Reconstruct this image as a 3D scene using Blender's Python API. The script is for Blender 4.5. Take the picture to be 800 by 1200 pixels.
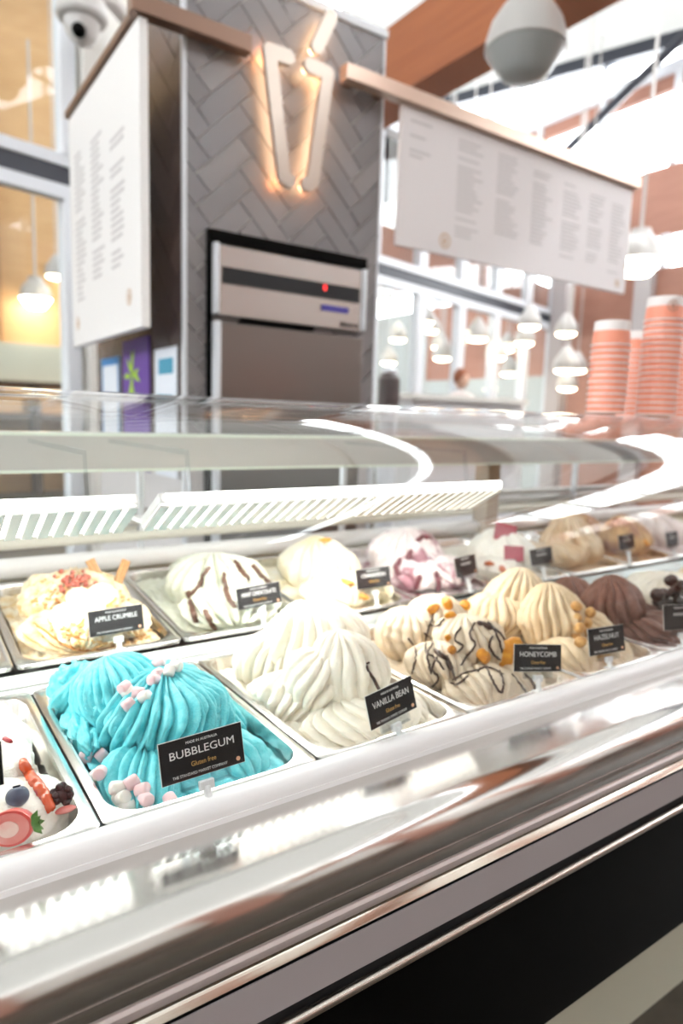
import bpy, bmesh, math, random
import numpy as np
from mathutils import Vector, Matrix
from mathutils.bvhtree import BVHTree
for o in list(bpy.data.objects): bpy.data.objects.remove(o)
scn = bpy.context.scene
C = scn.collection
H = 1.23                       # eye height; z values below are measured from the eye, at() and build() add H
PI = math.pi
# ------------------------------------------------------------------ camera
FOC, YAW, PIT, ROL = 788.0, 0.967, 0.136, 0.0297
_F = np.array([math.cos(YAW), math.sin(YAW), 0.0]); _R = np.array([math.sin(YAW), -math.cos(YAW), 0.0]); _U = np.array([0, 0, 1.0])
F2 = _F*math.cos(PIT) - _U*math.sin(PIT); U2 = _U*math.cos(PIT) + _F*math.sin(PIT)
R3 = _R*math.cos(ROL) + U2*math.sin(ROL); U3 = U2*math.cos(ROL) - _R*math.sin(ROL)
cd = bpy.data.cameras.new('camera'); cam = bpy.data.objects.new('camera', cd); C.objects.link(cam)
cam.matrix_world = Matrix(((R3[0], U3[0], -F2[0], 0), (R3[1], U3[1], -F2[1], 0), (R3[2], U3[2], -F2[2], H), (0, 0, 0, 1)))
cd.sensor_fit = 'HORIZONTAL'; cd.sensor_width = 24.0; cd.lens = FOC*24/800; cd.clip_start = 0.02; cd.clip_end = 200
cd.dof.use_dof = True; cd.dof.focus_distance = 0.74; cd.dof.aperture_fstop = 3.2
scn.camera = cam
# ------------------------------------------------------------------ world, lights, exposure
scn.view_settings.view_transform = 'Standard'; scn.view_settings.look = 'None'
scn.view_settings.gamma = 1; scn.view_settings.use_curve_mapping = False
scn.view_settings.exposure = 0.8
w = bpy.data.worlds.new('sky'); scn.world = w; w.use_nodes = True
bg = w.node_tree.nodes['Background']; bg.inputs[0].default_value = (0.93, 0.97, 1.0, 1); bg.inputs[1].default_value = 8.0
def area(name, loc, size, energy, rot, col=(1, 1, 1), sy=None):
    l = bpy.data.lights.new(name, 'AREA'); l.energy = energy; l.size = size; l.color = col
    if sy: l.shape = 'RECTANGLE'; l.size_y = sy
    o = bpy.data.objects.new(name, l); C.objects.link(o); o.location = (loc[0], loc[1], loc[2]+H); o.rotation_euler = rot
    return o
# ------------------------------------------------------------------ helpers
def ray(x, y): return F2 + R3*(x-400)/FOC + U3*(600-y)/FOC
def atY(x, y, Y): d = ray(x, y); return d*Y/d[1]
def atX(x, y, X): d = ray(x, y); return d*X/d[0]

def mat(name, col, rough=0.5, metal=0.0, noise=None, bump=0.0, bscale=60, emit=None, es=1.0, trans=0.0, sss=0.0, sssc=None, coat=0.0, aniso=None, ior=1.45, wave=None, coord='Object'):
    m = bpy.data.materials.new(name); m.use_nodes = True
    nt = m.node_tree; b = nt.nodes['Principled BSDF']; N = nt.nodes; L = nt.links
    b.inputs['Base Color'].default_value = (*col, 1); b.inputs['Roughness'].default_value = rough; b.inputs['Metallic'].default_value = metal
    b.inputs['IOR'].default_value = ior
    if trans: b.inputs['Transmission Weight'].default_value = trans
    if sss:
        b.inputs['Subsurface Weight'].default_value = sss; b.inputs['Subsurface Radius'].default_value = sssc or (0.01, 0.006, 0.004)
        b.inputs['Subsurface Scale'].default_value = 1.0
    if coat: b.inputs['Coat Weight'].default_value = coat; b.inputs['Coat Roughness'].default_value = 0.1
    if emit: b.inputs['Emission Color'].default_value = (*emit, 1); b.inputs['Emission Strength'].default_value = es
    tc = N.new('ShaderNodeTexCoord')
    if noise:   # (second colour, scale, contrast, stretch)
        c2, sc, con, st = noise
        mp = N.new('ShaderNodeMapping'); mp.inputs['Scale'].default_value = st
        L.new(tc.outputs[coord], mp.inputs[0])
        nz = N.new('ShaderNodeTexNoise'); nz.inputs['Scale'].default_value = sc; nz.inputs['Detail'].default_value = 5
        L.new(mp.outputs[0], nz.inputs['Vector'])
        cr = N.new('ShaderNodeValToRGB'); cr.color_ramp.elements[0].position = 0.5-con/2; cr.color_ramp.elements[1].position = 0.5+con/2
        cr.color_ramp.elements[0].color = (*col, 1); cr.color_ramp.elements[1].color = (*c2, 1)
        L.new(nz.outputs['Fac'], cr.inputs[0]); L.new(cr.outputs[0], b.inputs['Base Color'])
    if bump:
        mp = N.new('ShaderNodeMapping'); mp.inputs['Scale'].default_value = wave or (1, 1, 1)
        L.new(tc.outputs[coord], mp.inputs[0])
        nz = N.new('ShaderNodeTexNoise'); nz.inputs['Scale'].default_value = bscale; nz.inputs['Detail'].default_value = 4
        L.new(mp.outputs[0], nz.inputs['Vector'])
        bp = N.new('ShaderNodeBump'); bp.inputs['Strength'].default_value = bump; bp.inputs['Distance'].default_value = 0.002
        L.new(nz.outputs['Fac'], bp.inputs['Height']); L.new(bp.outputs[0], b.inputs['Normal'])
    return m
def glass_mat(name, refl=0.9, tint=(0.97, 0.99, 0.98), rough=0.0, ior=1.6):
    m = bpy.data.materials.new(name); m.use_nodes = True; nt = m.node_tree; N = nt.nodes; L = nt.links
    for n in list(N): N.remove(n)
    out = N.new('ShaderNodeOutputMaterial'); mx = N.new('ShaderNodeMixShader'); tr = N.new('ShaderNodeBsdfTransparent'); gl = N.new('ShaderNodeBsdfGlossy')
    fr = N.new('ShaderNodeFresnel'); ge = N.new('ShaderNodeNewGeometry'); ma = N.new('ShaderNodeMath'); ma.operation = 'MULTIPLY_ADD'
    ma.inputs[1].default_value = 1/ior-ior; ma.inputs[2].default_value = ior; L.new(ge.outputs['Backfacing'], ma.inputs[0]); L.new(ma.outputs[0], fr.inputs[0])   # same reflectance from both sides of the pane
    gl.inputs['Roughness'].default_value = rough
    tr.inputs[0].default_value = (*tint, 1); gl.inputs[0].default_value = (refl, refl, refl, 1)
    L.new(fr.outputs[0], mx.inputs[0]); L.new(tr.outputs[0], mx.inputs[1]); L.new(gl.outputs[0], mx.inputs[2]); L.new(mx.outputs[0], out.inputs[0])
    return m
def emis(name, col, s):
    m = bpy.data.materials.new(name); m.use_nodes = True; nt = m.node_tree; N = nt.nodes
    b = N['Principled BSDF']; b.inputs['Base Color'].default_value = (*col, 1); b.inputs['Emission Color'].default_value = (*col, 1); b.inputs['Emission Strength'].default_value = s
    return m

class MB:
    def __init__(s): s.v = []; s.f = []
    def add(s, v, f):
        n = len(s.v); s.v += [tuple(map(float, p)) for p in v]; s.f += [tuple(i+n for i in q) for q in f]; return s
    def box(s, a, b, M=None):
        x0, y0, z0 = a; x1, y1, z1 = b
        v = [(x0, y0, z0), (x1, y0, z0), (x1, y1, z0), (x0, y1, z0), (x0, y0, z1), (x1, y0, z1), (x1, y1, z1), (x0, y1, z1)]
        if M is not None: v = [tuple(M @ Vector(p)) for p in v]
        return s.add(v, [(0, 3, 2, 1), (4, 5, 6, 7), (0, 1, 5, 4), (1, 2, 6, 5), (2, 3, 7, 6), (3, 0, 4, 7)])
    def prism(s, prof, x0, x1):      # closed (y,z) profile swept along x
        n = len(prof); v = [(x0, y, z) for y, z in prof] + [(x1, y, z) for y, z in prof]
        f = [(i, (i+1) % n, n+(i+1) % n, n+i) for i in range(n)] + [tuple(range(n-1, -1, -1)), tuple(range(n, 2*n))]
        return s.add(v, f)
    def poly(s, pts, vec):           # planar polygon given thickness vec
        n = len(pts); v = [tuple(p) for p in pts] + [tuple(np.array(p)+np.array(vec)) for p in pts]
        f = [(i, (i+1) % n, n+(i+1) % n, n+i) for i in range(n)] + [tuple(range(n-1, -1, -1)), tuple(range(n, 2*n))]
        return s.add(v, f)
    def tube(s, pts, r, n=8, cap=True):
        P = [Vector(p) for p in pts]; rs = r if hasattr(r, '__len__') else [r]*len(P)
        v = []; f = []; pn = None
        for i, p in enumerate(P):
            t = (P[min(i+1, len(P)-1)] - P[max(i-1, 0)]).normalized()
            if pn is None: a = Vector((0, 0, 1)) if abs(t.z) < .9 else Vector((1, 0, 0)); u = t.cross(a).normalized()
            else: u = (pn - t*pn.dot(t)).normalized()
            pn = u; q = t.cross(u)
            for k in range(n):
                a = 2*PI*k/n; v.append(tuple(p + (u*math.cos(a)+q*math.sin(a))*rs[i]))
        for i in range(len(P)-1):
            for k in range(n): f.append((i*n+k, i*n+(k+1) % n, (i+1)*n+(k+1) % n, (i+1)*n+k))
        if cap: f.append(tuple(range(n-1, -1, -1))); f.append(tuple(range((len(P)-1)*n, len(P)*n)))
        return s.add(v, f)
    def lathe(s, prof, c=(0, 0, 0), n=24, M=None):   # (r,z) profile
        v = []; f = []
        for r, z in prof:
            for k in range(n):
                a = 2*PI*k/n; p = Vector((r*math.cos(a), r*math.sin(a), z))
                if M is not None: p = M @ p
                v.append((p.x+c[0], p.y+c[1], p.z+c[2]))
        m = len(prof)
        for i in range(m-1):
            for k in range(n): f.append((i*n+k, i*n+(k+1) % n, (i+1)*n+(k+1) % n, (i+1)*n+k))
        if prof[0][0] > 1e-4: f.append(tuple(range(n-1, -1, -1)))
        if prof[-1][0] > 1e-4: f.append(tuple(range((m-1)*n, m*n)))
        return s.add(v, f)
    def blob(s, c, r, M=None, nu=16, nv=10, fn=None):
        prof = []
        v = []; f = []
        for j in range(nv+1):
            th = PI*j/nv
            for k in range(nu):
                a = 2*PI*k/nu; d = Vector((math.sin(th)*math.cos(a), math.sin(th)*math.sin(a), math.cos(th)))
                q = fn(d) if fn else 1.0
                p = Vector((d.x*r[0]*q, d.y*r[1]*q, d.z*r[2]*q))
                if M is not None: p = M @ p
                v.append((p.x+c[0], p.y+c[1], p.z+c[2]))
        for j in range(nv):
            for k in range(nu): f.append((j*nu+k, (j+1)*nu+k, (j+1)*nu+(k+1) % nu, j*nu+(k+1) % nu))
        return s.add(v, f)
def world_loc(o):
    return Vector(o.location) if o is not None else Vector((0, 0, 0))
def link(name, me, m, parent=None, smooth=0.6, bevel=0.0, root=None):
    if m is not None: me.materials.append(m)
    if smooth: me.shade_smooth(); me.set_sharp_from_angle(angle=smooth)
    o = bpy.data.objects.new(name, me); C.objects.link(o)
    if parent is not None: o.parent = parent
    if bevel:
        b = o.modifiers.new('bevel', 'BEVEL'); b.width = bevel; b.segments = 2; b.limit_method = 'ANGLE'
    return o
def root_loc(p):
    while p is not None and p.parent is not None: p = p.parent
    return Vector(p.location) if p is not None else Vector((0, 0, 0))
def build(name, mb, m, parent=None, smooth=0.6, bevel=0.0, local=False):
    me = bpy.data.meshes.new(name)
    if local: v = mb.v
    else:
        L0 = root_loc(parent); v = [(p[0]-L0.x, p[1]-L0.y, p[2]+H-L0.z) for p in mb.v]
    me.from_pydata(v, [], mb.f); me.validate()
    bm = bmesh.new(); bm.from_mesh(me)
    bmesh.ops.remove_doubles(bm, verts=bm.verts, dist=1e-6)
    bmesh.ops.recalc_face_normals(bm, faces=bm.faces); bm.to_mesh(me); bm.free()
    return link(name, me, m, parent, smooth, bevel)
def tag(o, label=None, cat=None, group=None, kind=None):
    if label: o['label'] = label
    if cat: o['category'] = cat
    if group: o['group'] = group
    if kind: o['kind'] = kind
    return o
def thing(name, label, cat, loc, group=None):
    o = bpy.data.objects.new(name, None); C.objects.link(o); o.location = (loc[0], loc[1], loc[2]+H); o.empty_display_size = .05
    return tag(o, label, cat, group)
def dup(src, loc=None, rot=None, label=None, group=None, parent=None):
    c = src.copy(); C.objects.link(c)
    if parent is not None: c.parent = parent
    if loc is not None: c.location = (loc[0], loc[1], loc[2]+H)
    if rot is not None: c.rotation_euler = rot
    if label: c['label'] = label
    if group: c['group'] = group
    for ch in list(src.children): dup(ch, parent=c)
    return c
def text_mesh(s, size, width=None):
    cu = bpy.data.curves.new('t', 'FONT'); cu.body = s; cu.size = size; cu.align_x = 'CENTER'; cu.align_y = 'CENTER'; cu.resolution_u = 3; cu.extrude = 0.0002
    o = bpy.data.objects.new('t', cu); C.objects.link(o)
    bpy.context.view_layer.update(); dg = bpy.context.evaluated_depsgraph_get()
    me = bpy.data.meshes.new_from_object(o.evaluated_get(dg)); bpy.data.objects.remove(o)
    v = np.array([p.co[:] for p in me.vertices]) if len(me.vertices) else np.zeros((0, 3))
    if width and len(v):
        wd = v[:, 0].max()-v[:, 0].min(); v[:, 0] *= width/wd
    f = [tuple(p.vertices) for p in me.polygons]; bpy.data.meshes.remove(me)
    return v, f
rnd = random.Random(7)
# ------------------------------------------------------------------ materials
STEEL = mat('brushed_steel', (0.62, 0.60, 0.58), 0.065, 1.0, bump=0.012, bscale=300, wave=(0.02, 1, 1))
DECK = mat('brushed_deck_steel', (0.70, 0.68, 0.655), 0.125, 1.0)
_n = DECK.node_tree.nodes; _l = DECK.node_tree.links; _g = _n.new('ShaderNodeNewGeometry'); _x = _n.new('ShaderNodeVectorMath'); _x.operation = 'CROSS_PRODUCT'; _x.inputs[1].default_value = (1, 0, 0)
_l.new(_g.outputs['Normal'], _x.inputs[0]); _l.new(_x.outputs[0], _n['Principled BSDF'].inputs['Tangent']); _n['Principled BSDF'].inputs['Anisotropic'].default_value = 1.0
CHROME = mat('polished_steel', (0.62, 0.58, 0.52), 0.13, 1.0, bump=0.05, bscale=200, wave=(0.02, 1, 1))
PANST = mat('pan_steel', (0.80, 0.79, 0.77), 0.22, 1.0)
WHITEP = mat('white_plastic', (0.80, 0.79, 0.79), 0.35)
STRIP = mat('warm_grey_laminate', (0.42, 0.38, 0.385), 0.45)
BLACK = mat('gloss_black', (0.003, 0.003, 0.003), 0.3, ior=1.12)
MATTB = mat('matt_black', (0.012, 0.012, 0.014), 0.6)
CREAM = mat('cream_plastic', (0.80, 0.78, 0.68), 0.4)
TUB = mat('tub_grey', (0.22, 0.24, 0.24), 0.4, 0.6)
BEAMG = mat('canopy_grey', (0.50, 0.49, 0.47), 0.4, 0.2)
EDGE = mat('glass_edge', (0.72, 0.80, 0.70), 0.3)
GLASS = glass_mat('curved_glass', 0.95, (0.965, 0.97, 0.965), 0.0, 1.5)
CLEARP = glass_mat('clear_plastic', 0.9, (0.93, 0.95, 0.96), 0.08, 1.4)
WGLASS = glass_mat('window_glass', 0.8, (0.93, 0.95, 0.95), 0.0, 1.35)
TIMBER = mat('orange_timber', (0.31, 0.09, 0.03), 0.5, noise=((0.42, 0.135, 0.045), 3, .6, (0.3, 0.3, 6)))
TIMBERP = mat('pink_brown_panel', (0.36, 0.17, 0.12), 0.55, noise=((0.44, 0.22, 0.16), 2, .6, (1, 1, 4)))
PLY = mat('honey_plywood', (0.62, 0.36, 0.16), 0.5, noise=((0.72, 0.45, 0.22), 2, .7, (1, 1, 5)))
ALU = mat('white_aluminium', (0.74, 0.77, 0.82), 0.35)
GUN = mat('dark_aluminium', (0.03, 0.035, 0.05), 0.35)
BRONZE = mat('bronze_rail', (0.24, 0.145, 0.105), 0.32, 0.6)
WALLW = mat('white_wall', (0.80, 0.78, 0.74), 0.7, bump=.1)
FLOORM = mat('dark_tile_floor', (0.05, 0.04, 0.03), 0.35, noise=((0.085, 0.07, 0.055), 9, .5, (1, 1, 1)), bump=.2, bscale=30)
ROOFM = bpy.data.materials.new('roof_sheet'); ROOFM.use_nodes = True
_n = ROOFM.node_tree.nodes; _l = ROOFM.node_tree.links; _n.remove(_n['Principled BSDF'])
_t = _n.new('ShaderNodeBsdfTranslucent'); _t.inputs[0].default_value = (0.32, 0.318, 0.31, 1); _d = _n.new('ShaderNodeBsdfDiffuse'); _d.inputs[0].default_value = (0.8, 0.8, 0.78, 1)
_m = _n.new('ShaderNodeMixShader'); _m.inputs[0].default_value = .2; _l.new(_t.outputs[0], _m.inputs[1]); _l.new(_d.outputs[0], _m.inputs[2]); _l.new(_m.outputs[0], _n['Material Output'].inputs[0])

# ================================================================== SETTING
X0c, X1c = -1.3, 3.3           # the case runs from here to here
mb = MB().box((-14, -9, -H-.05), (22, 18, -H)); tag(build('floor', mb, FLOORM, smooth=0), kind='structure')
# window wall: slightly turned away from the case
wa = math.atan(.24); WO = Vector((1.3, 5.6, 0)); WX = Vector((math.cos(wa), math.sin(wa), 0)); WN = Vector((-math.sin(wa), math.cos(wa), 0))
WM = Matrix(((WX.x, WN.x, 0, WO.x), (WX.y, WN.y, 0, WO.y), (0, 0, 1, 0), (0, 0, 0, 1)))
def wbox(m, s0, s1, n0, n1, z0, z1): m.box((s0, n0, z0), (s1, n1, z1), WM); return m
ww = thing('wall_back', None, None, (WO.x, WO.y, -H)); ww['kind'] = 'structure'
S0, S1 = -7.5, 9.1
mull = [-6.4, -4.9, -3.35, -1.75, -0.03] + [3.55 + .94*i for i in range(-1, 7)]
build('transom', wbox(wbox(MB(), S0, S1, -.05, .05, 1.80, 1.885), S0, S1, -.05, .05, 1.57, 1.665), ALU, ww)
build('transom_channel', wbox(MB(), S0, S1, -.03, .04, 1.665, 1.80), GUN, ww)
for s in mull:
    big = s < 0
    w2 = .055 if big else .075
    o = build('mullion', wbox(wbox(MB(), s-w2, s+w2, -.06, .06, -H, 1.57), s-w2, s+w2, -.06, .06, 1.885, 3.25 if not big else 4.2), ALU, ww)
build('post', wbox(MB(), 8.05, 8.33, -.3, -.05, -H, 3.2), mat('grey_post', (.42, .38, .38), .5), ww)
build('head_beam', wbox(MB(), 2.0, S1, -.08, .08, 3.25, 3.45), ALU, ww)
edges = sorted([S0]+mull+[S1])
for a, b in zip(edges[:-1], edges[1:]):
    if -0.1 < a < 2.4: continue
    build('pane', wbox(wbox(MB(), a+.05, b-.05, -.006, .006, -H, 1.57), a+.05, b-.05, -.006, .006, 1.885, 3.2 if a > 0 else 4.2), WGLASS, ww, smooth=0)
build('timber_panel', wbox(MB(), 2.6, S1, .25, .32, 1.9, 2.35), TIMBERP, ww, smooth=0)
mb = wbox(MB(), 0.06, 1.6, -.12, .1, -H, 4.4)
build('white_pier', mb, WALLW, ww, smooth=0)
# right wall of the hall with clerestory windows
XR = 10.0
rw = thing('wall_right', None, None, (XR, 6, -H)); rw['kind'] = 'structure'
def yz(m, y0, y1, z0, z1, x0=XR, x1=XR+.12): m.box((x0, y0, z0), (x1, y1, z1)); return m
build('wall_panel', yz(MB(), -9, 7.9, -H, 2.44), TIMBERP, rw, smooth=0); build('wall_panel', yz(MB(), -9, 15.5, 2.93, 3.93), TIMBERP, rw, smooth=0)
mat('pale_blue_grey', (.50, .54, .54), .6)
build('pale_panel', yz(yz(MB(), 11.4, 15.5, .9, 2.44), 7.9, 15.5, -H, .9), bpy.data.materials['pale_blue_grey'], rw, smooth=0); build('wall_panel', yz(MB(), 7.9, 11.4, .9, 2.44), TIMBERP, rw, smooth=0)
build('upper_panel', yz(MB(), -9, 11.5, 5.02, 5.25), TIMBERP, rw, smooth=0)
build('eave_strip', MB().poly([(XR-.05, -9, 5.22), (XR-.05, 12, 5.22), (XR-.05, 12, 5.42), (XR-.05, -9, 5.34)], (.12, 0, 0)), ALU, rw, smooth=0)
for y in [-7.9+1.27*i for i in range(16)]:
    build('mullion', yz(yz(MB(), y-.06, y+.06, 3.93, 5.9 if y > 7 else 5.3, XR-.04, XR+.1), y-.06, y+.06, 2.44, 2.93, XR-.04, XR+.1), ALU, rw)
for y in [-7.0+.95*i for i in range(15)]:
    build('wall_post', yz(MB(), y-.14, y+.14, -H, 2.44, XR-.14, XR), mat('post_grey', (.5, .46, .46), .5) if y < -6.9 else bpy.data.materials['post_grey'], rw)
build('cross_brace', MB().tube([(XR-.5, 5.2, 5.7), (XR-.35, 8.4, 4.2)], .07), GUN, rw)
build('eave_beam', MB().poly([(XR-.25, -9, 5.31), (XR-.25, 5.0, 5.31), (XR-.25, 12.4, 6.55), (XR-.25, 12.4, 6.75), (XR-.25, 5.0, 5.5), (XR-.25, -9, 5.5)], (.15, 0, 0)), GUN, rw, smooth=0)
# roof sheet and its beams
rf = thing('ceiling', None, None, (6, 6, 5)); rf['kind'] = 'structure'
rs_ = MB()
for (xa, xb) in ((-13, 5.5), (6.25, XR-.1)):        # a glazed ridge strip stays open between the sheets
    rs_.box((xa, -9, 5.5), (xb, 4.9, 5.53)).poly([(xa, 4.9, 5.5), (xb, 4.9, 5.5), (xb, 12.4, 6.75), (xa, 12.4, 6.75)], (0, 0, .03)).box((xa, 12.4, 6.75), (xb+8, 20, 6.78))
build('roof_sheet', rs_, ROOFM, rf, smooth=0)
for x in (4.4, 7.2, 8.4):
    build('purlin', MB().poly([(x, -9, 5.42), (x, 4.9, 5.42), (x, 12.4, 6.67), (x, 12.4, 6.74), (x, 4.9, 5.49), (x, -9, 5.49)], (.07, 0, 0)), WALLW, rf, smooth=0)
for y in (-6, -3.2, -.4, 2.4, 5.2):
    build('skylight_bar', MB().box((5.5, y-.05, 5.5), (6.25, y+.05, 5.54)), GUN, rf, smooth=0)
b1 = build('roof_beam', MB().box((3.58, -7, 2.6), (3.90, 6.2, 3.16)), TIMBER, rf, smooth=0)
for x in (3.0, 2.55):
    build('roof_strut', MB().tube([(x, 5.4, 4.7), (x-.9, 5.4, 6.2)], .06), GUN, rf)
# far side of the hall seen through the windows
fw = thing('wall_far', None, None, (4, 13, -H)); fw['kind'] = 'structure'
build('plywood_wall', MB().box((-9, 11.5, .9), (3.6, 11.7, 6.2)), PLY, fw, smooth=0)
build('bulkhead', MB().box((-9, 11.3, .40), (3.6, 11.7, 1.0)), mat('pale_green_wall', (.55, .56, .48), .6), fw, smooth=0)
for x in [-8+1.6*i for i in range(8)]:
    build('timber_panel', MB().box((x-.02, 11.40, 1.0), (x+.02, 11.5, 6.1)), mat('seam', (.4, .22, .1), .6) if x < -7.9 else bpy.data.materials['seam'], fw, smooth=0)
build('far_panel', MB().box((3.6, 15.5, 2.5), (10.2, 15.7, 6.7)), TIMBERP, fw, smooth=0)
build('far_wall_low', MB().box((3.6, 15.4, -H), (10.2, 15.7, 2.5)), bpy.data.materials['pale_blue_grey'], fw, smooth=0)
# hall behind the photographer: unseen wall, dark timber base, plaster lightened to bounce light
bw = thing('wall_front', None, None, (2, -6, -H)); bw['kind'] = 'structure'
DKW = mat('dark_timber_wall', (.10, .06, .04), .5, noise=((.16, .1, .07), 2, .6, (1, 1, 4))); FPL = mat('front_wall_plaster', (.66, .62, .58), .7)
build('wall_base', MB().box((-13, -6.2, -H), (20, -6, .3)), DKW, bw, smooth=0); build('wall_plaster', MB().box((-13, -6.2, .3), (20, -6, 4.6)), FPL, bw, smooth=0)
for x in [-12+2.4*i for i in range(14)]:
    build('wall_pier', MB().box((x, -6.05, -H), (x+.7, -5.9, 4.6)), TIMBERP, bw, smooth=0)
lw = thing('wall_left', None, None, (-12, 2, -H)); lw['kind'] = 'structure'
build('wall_base', MB().box((-12.2, -6, -H), (-12, 16, 3.2)), mat('left_plaster', (.45, .40, .34), .7), lw, smooth=0)

# ================================================================== TILED COLUMN
CX0, CX1, CY0, CY1 = .975, 1.878, 2.5, 3.72
ZT = 1.62
col = thing('tiled_column', 'wide grey herringbone tiled column behind the display case', 'column', (CX0, CY0, -H))
GROUT = mat('grout', (.60, .57, .57), .8)
for cb in (((CX0+.008, CY0+.008, -H), (1.06, CY1, ZT)), ((1.81, CY0+.008, -H), (CX1-.008, CY1, ZT)), ((1.06, CY0+.008, .705), (1.81, CY1, ZT)), ((1.06, 3.3, -H), (1.81, CY1, .705))):
    build('column_core', MB().box(*cb), GROUT, col, smooth=0)
def clip(poly, a, b, c):   # keep a*x+b*y<=c
    out = []
    for i in range(len(poly)):
        p, q = poly[i], poly[(i+1) % len(poly)]; dp = a*p[0]+b*p[1]-c; dq = a*q[0]+b*q[1]-c
        if dp <= 0: out.append(p)
        if dp*dq < 0: t = dp/(dp-dq); out.append((p[0]+(q[0]-p[0])*t, p[1]+(q[1]-p[1])*t))
    return out
TILES = [mat('tile_a', (.25, .235, .24), .33, bump=.12, bscale=20), mat('tile_b', (.215, .20, .205), .33, bump=.12, bscale=20), mat('tile_c', (.28, .262, .265), .33, bump=.12, bscale=20), mat('tile_d', (.235, .222, .232), .3, bump=.12, bscale=20)]
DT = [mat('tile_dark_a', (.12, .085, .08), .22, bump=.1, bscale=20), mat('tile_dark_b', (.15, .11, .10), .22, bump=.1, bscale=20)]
def herring(x0, x1, z0, z1, to3d, mats, W=.082, Lt=.246, g=.005, cut=None):
    ca = math.cos(PI/4); rot = lambda u, v: ((u-v)*ca, (u+v)*ca)
    n = 0
    for i in range(-30, 31):
        for j in range(-12, 13):
            ox, oy = i*W+j*Lt, i*W-j*Lt
            for (a, b, c, d) in ((0, 0, Lt, W), (0, W, W, W+Lt)):
                P = [rot(ox+a+g/2, oy+b+g/2), rot(ox+c-g/2, oy+b+g/2), rot(ox+c-g/2, oy+d-g/2), rot(ox+a+g/2, oy+d-g/2)]
                P = [(p[0]+(x0+x1)/2, p[1]+.6) for p in P]
                for A in ((1, 0, x1), (-1, 0, -x0), (0, 1, z1), (0, -1, -z0)):
                    P = clip(P, *A)
                    if len(P) < 3: break
                if len(P) < 3: continue
                if cut and all(cut[0] < p[0] < cut[1] and p[1] < cut[2] for p in P): continue
                ar = abs(sum(P[k][0]*P[(k+1) % len(P)][1]-P[(k+1) % len(P)][0]*P[k][1] for k in range(len(P))))/2
                if ar < 1.5e-4: continue
                dz = rnd.uniform(0, .0015)
                build('tile', MB().add(*to3d(P, dz)), rnd.choice(mats), col, smooth=0); n += 1
    return n
def front3(P, dz):
    n = len(P); v = [(p[0], CY0+.008, p[1]) for p in P]+[(p[0], CY0-dz, p[1]) for p in P]
    return v, [(i, (i+1) % n, n+(i+1) % n, n+i) for i in range(n)]+[tuple(range(n)), tuple(range(2*n-1, n-1, -1))]
def side3(P, dz):
    n = len(P); v = [(CX0+.008, p[0], p[1]) for p in P]+[(CX0-dz, p[0], p[1]) for p in P]
    return v, [(i, (i+1) % n, n+(i+1) % n, n+i) for i in range(n)]+[tuple(range(n)), tuple(range(2*n-1, n-1, -1))]
herring(CX0+.012, CX1-.006, -.1, ZT-.01, front3, TILES, cut=(1.08, 1.77, .66))
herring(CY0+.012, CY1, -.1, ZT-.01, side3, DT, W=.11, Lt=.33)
build('corner_trim', MB().box((CX0-.004, CY0-.004, -H), (CX0+.012, CY0+.012, ZT)), ALU, col, smooth=0)
build('corner_trim', MB().box((CX1-.006, CY0-.004, -H), (CX1+.004, CY0+.012, ZT)), ALU, col, smooth=0)
build('column_cap', MB().box((CX0-.01, CY0-.01, ZT), (CX1+.01, CY1, ZT+.03)), ALU, col, smooth=0)

# ---- built-in chiller
ch = thing('blast_chiller', 'stainless steel chiller cabinet built into the tiled column with black display strip', 'chiller', (1.42, 2.5, -H))
FST = mat('fridge_steel', (.50, .48, .47), .26, 1.0, bump=.08, bscale=150, wave=(.02, 1, 1))
FDR = mat('fridge_door_steel', (.23, .21, .20), .3, 1.0, bump=.25, bscale=9, wave=(.12, .3, 2.2))
fx0, fx1 = 1.085, 1.785
build('surround', MB().box((fx0-.02, 2.475, .655), (fx1+.02, 2.5, .70)), BLACK, ch, smooth=0); build('surround', MB().box((fx0-.02, 2.48, -H), (fx0-.005, 2.5, .655)), BLACK, ch, smooth=0)
build('cabinet', MB().box((fx0, 2.512, -H), (fx1, 3.1, .65)), MATTB, ch, smooth=0)
build('control_panel', MB().box((fx0+.012, 2.462, .385), (fx1-.012, 2.51, .645)), FST, ch, bevel=.004)
build('display_strip', MB().box((1.115, 2.455, .505), (1.755, 2.463, .565)), MATTB, ch, smooth=0)
for tx in (fx0-.004, fx1-.012): build('trim_strip', MB().box((tx, 2.45, .39), (tx+.018, 2.50, .65)), ALU, ch, bevel=.004)
build('door', MB().box((fx0+.012, 2.462, -H+.12), (fx1, 2.51, .36)), FDR, ch, bevel=.004)
build('door_handle', MB().box((fx0-.004, 2.445, -H+.2), (fx0+.02, 2.49, .362)), ALU, ch, bevel=.005)
build('plinth', MB().box((fx0, 2.485, -H), (fx1, 2.51, -H+.12)), MATTB, ch, smooth=0)
rl = emis('red_led', (1, .03, .03), 3)
v, f = text_mesh('8', .03); build('red_digit', MB().add([(1.575+p[0], 2.453-p[2], .545+p[1]) for p in v], f), rl, ch, smooth=0)
build('blue_sticker', MB().box((1.565, 2.457, .455), (1.70, 2.4615, .478)), mat('violet_blue', (.06, .05, .35), .4), ch, smooth=0)
v, f = text_mesh('IRINOX', .032, .095); build('badge_lettering', MB().add([(1.71+p[0], 2.459-p[2], .405+p[1]) for p in v], f), BLACK, ch, smooth=0)

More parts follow.
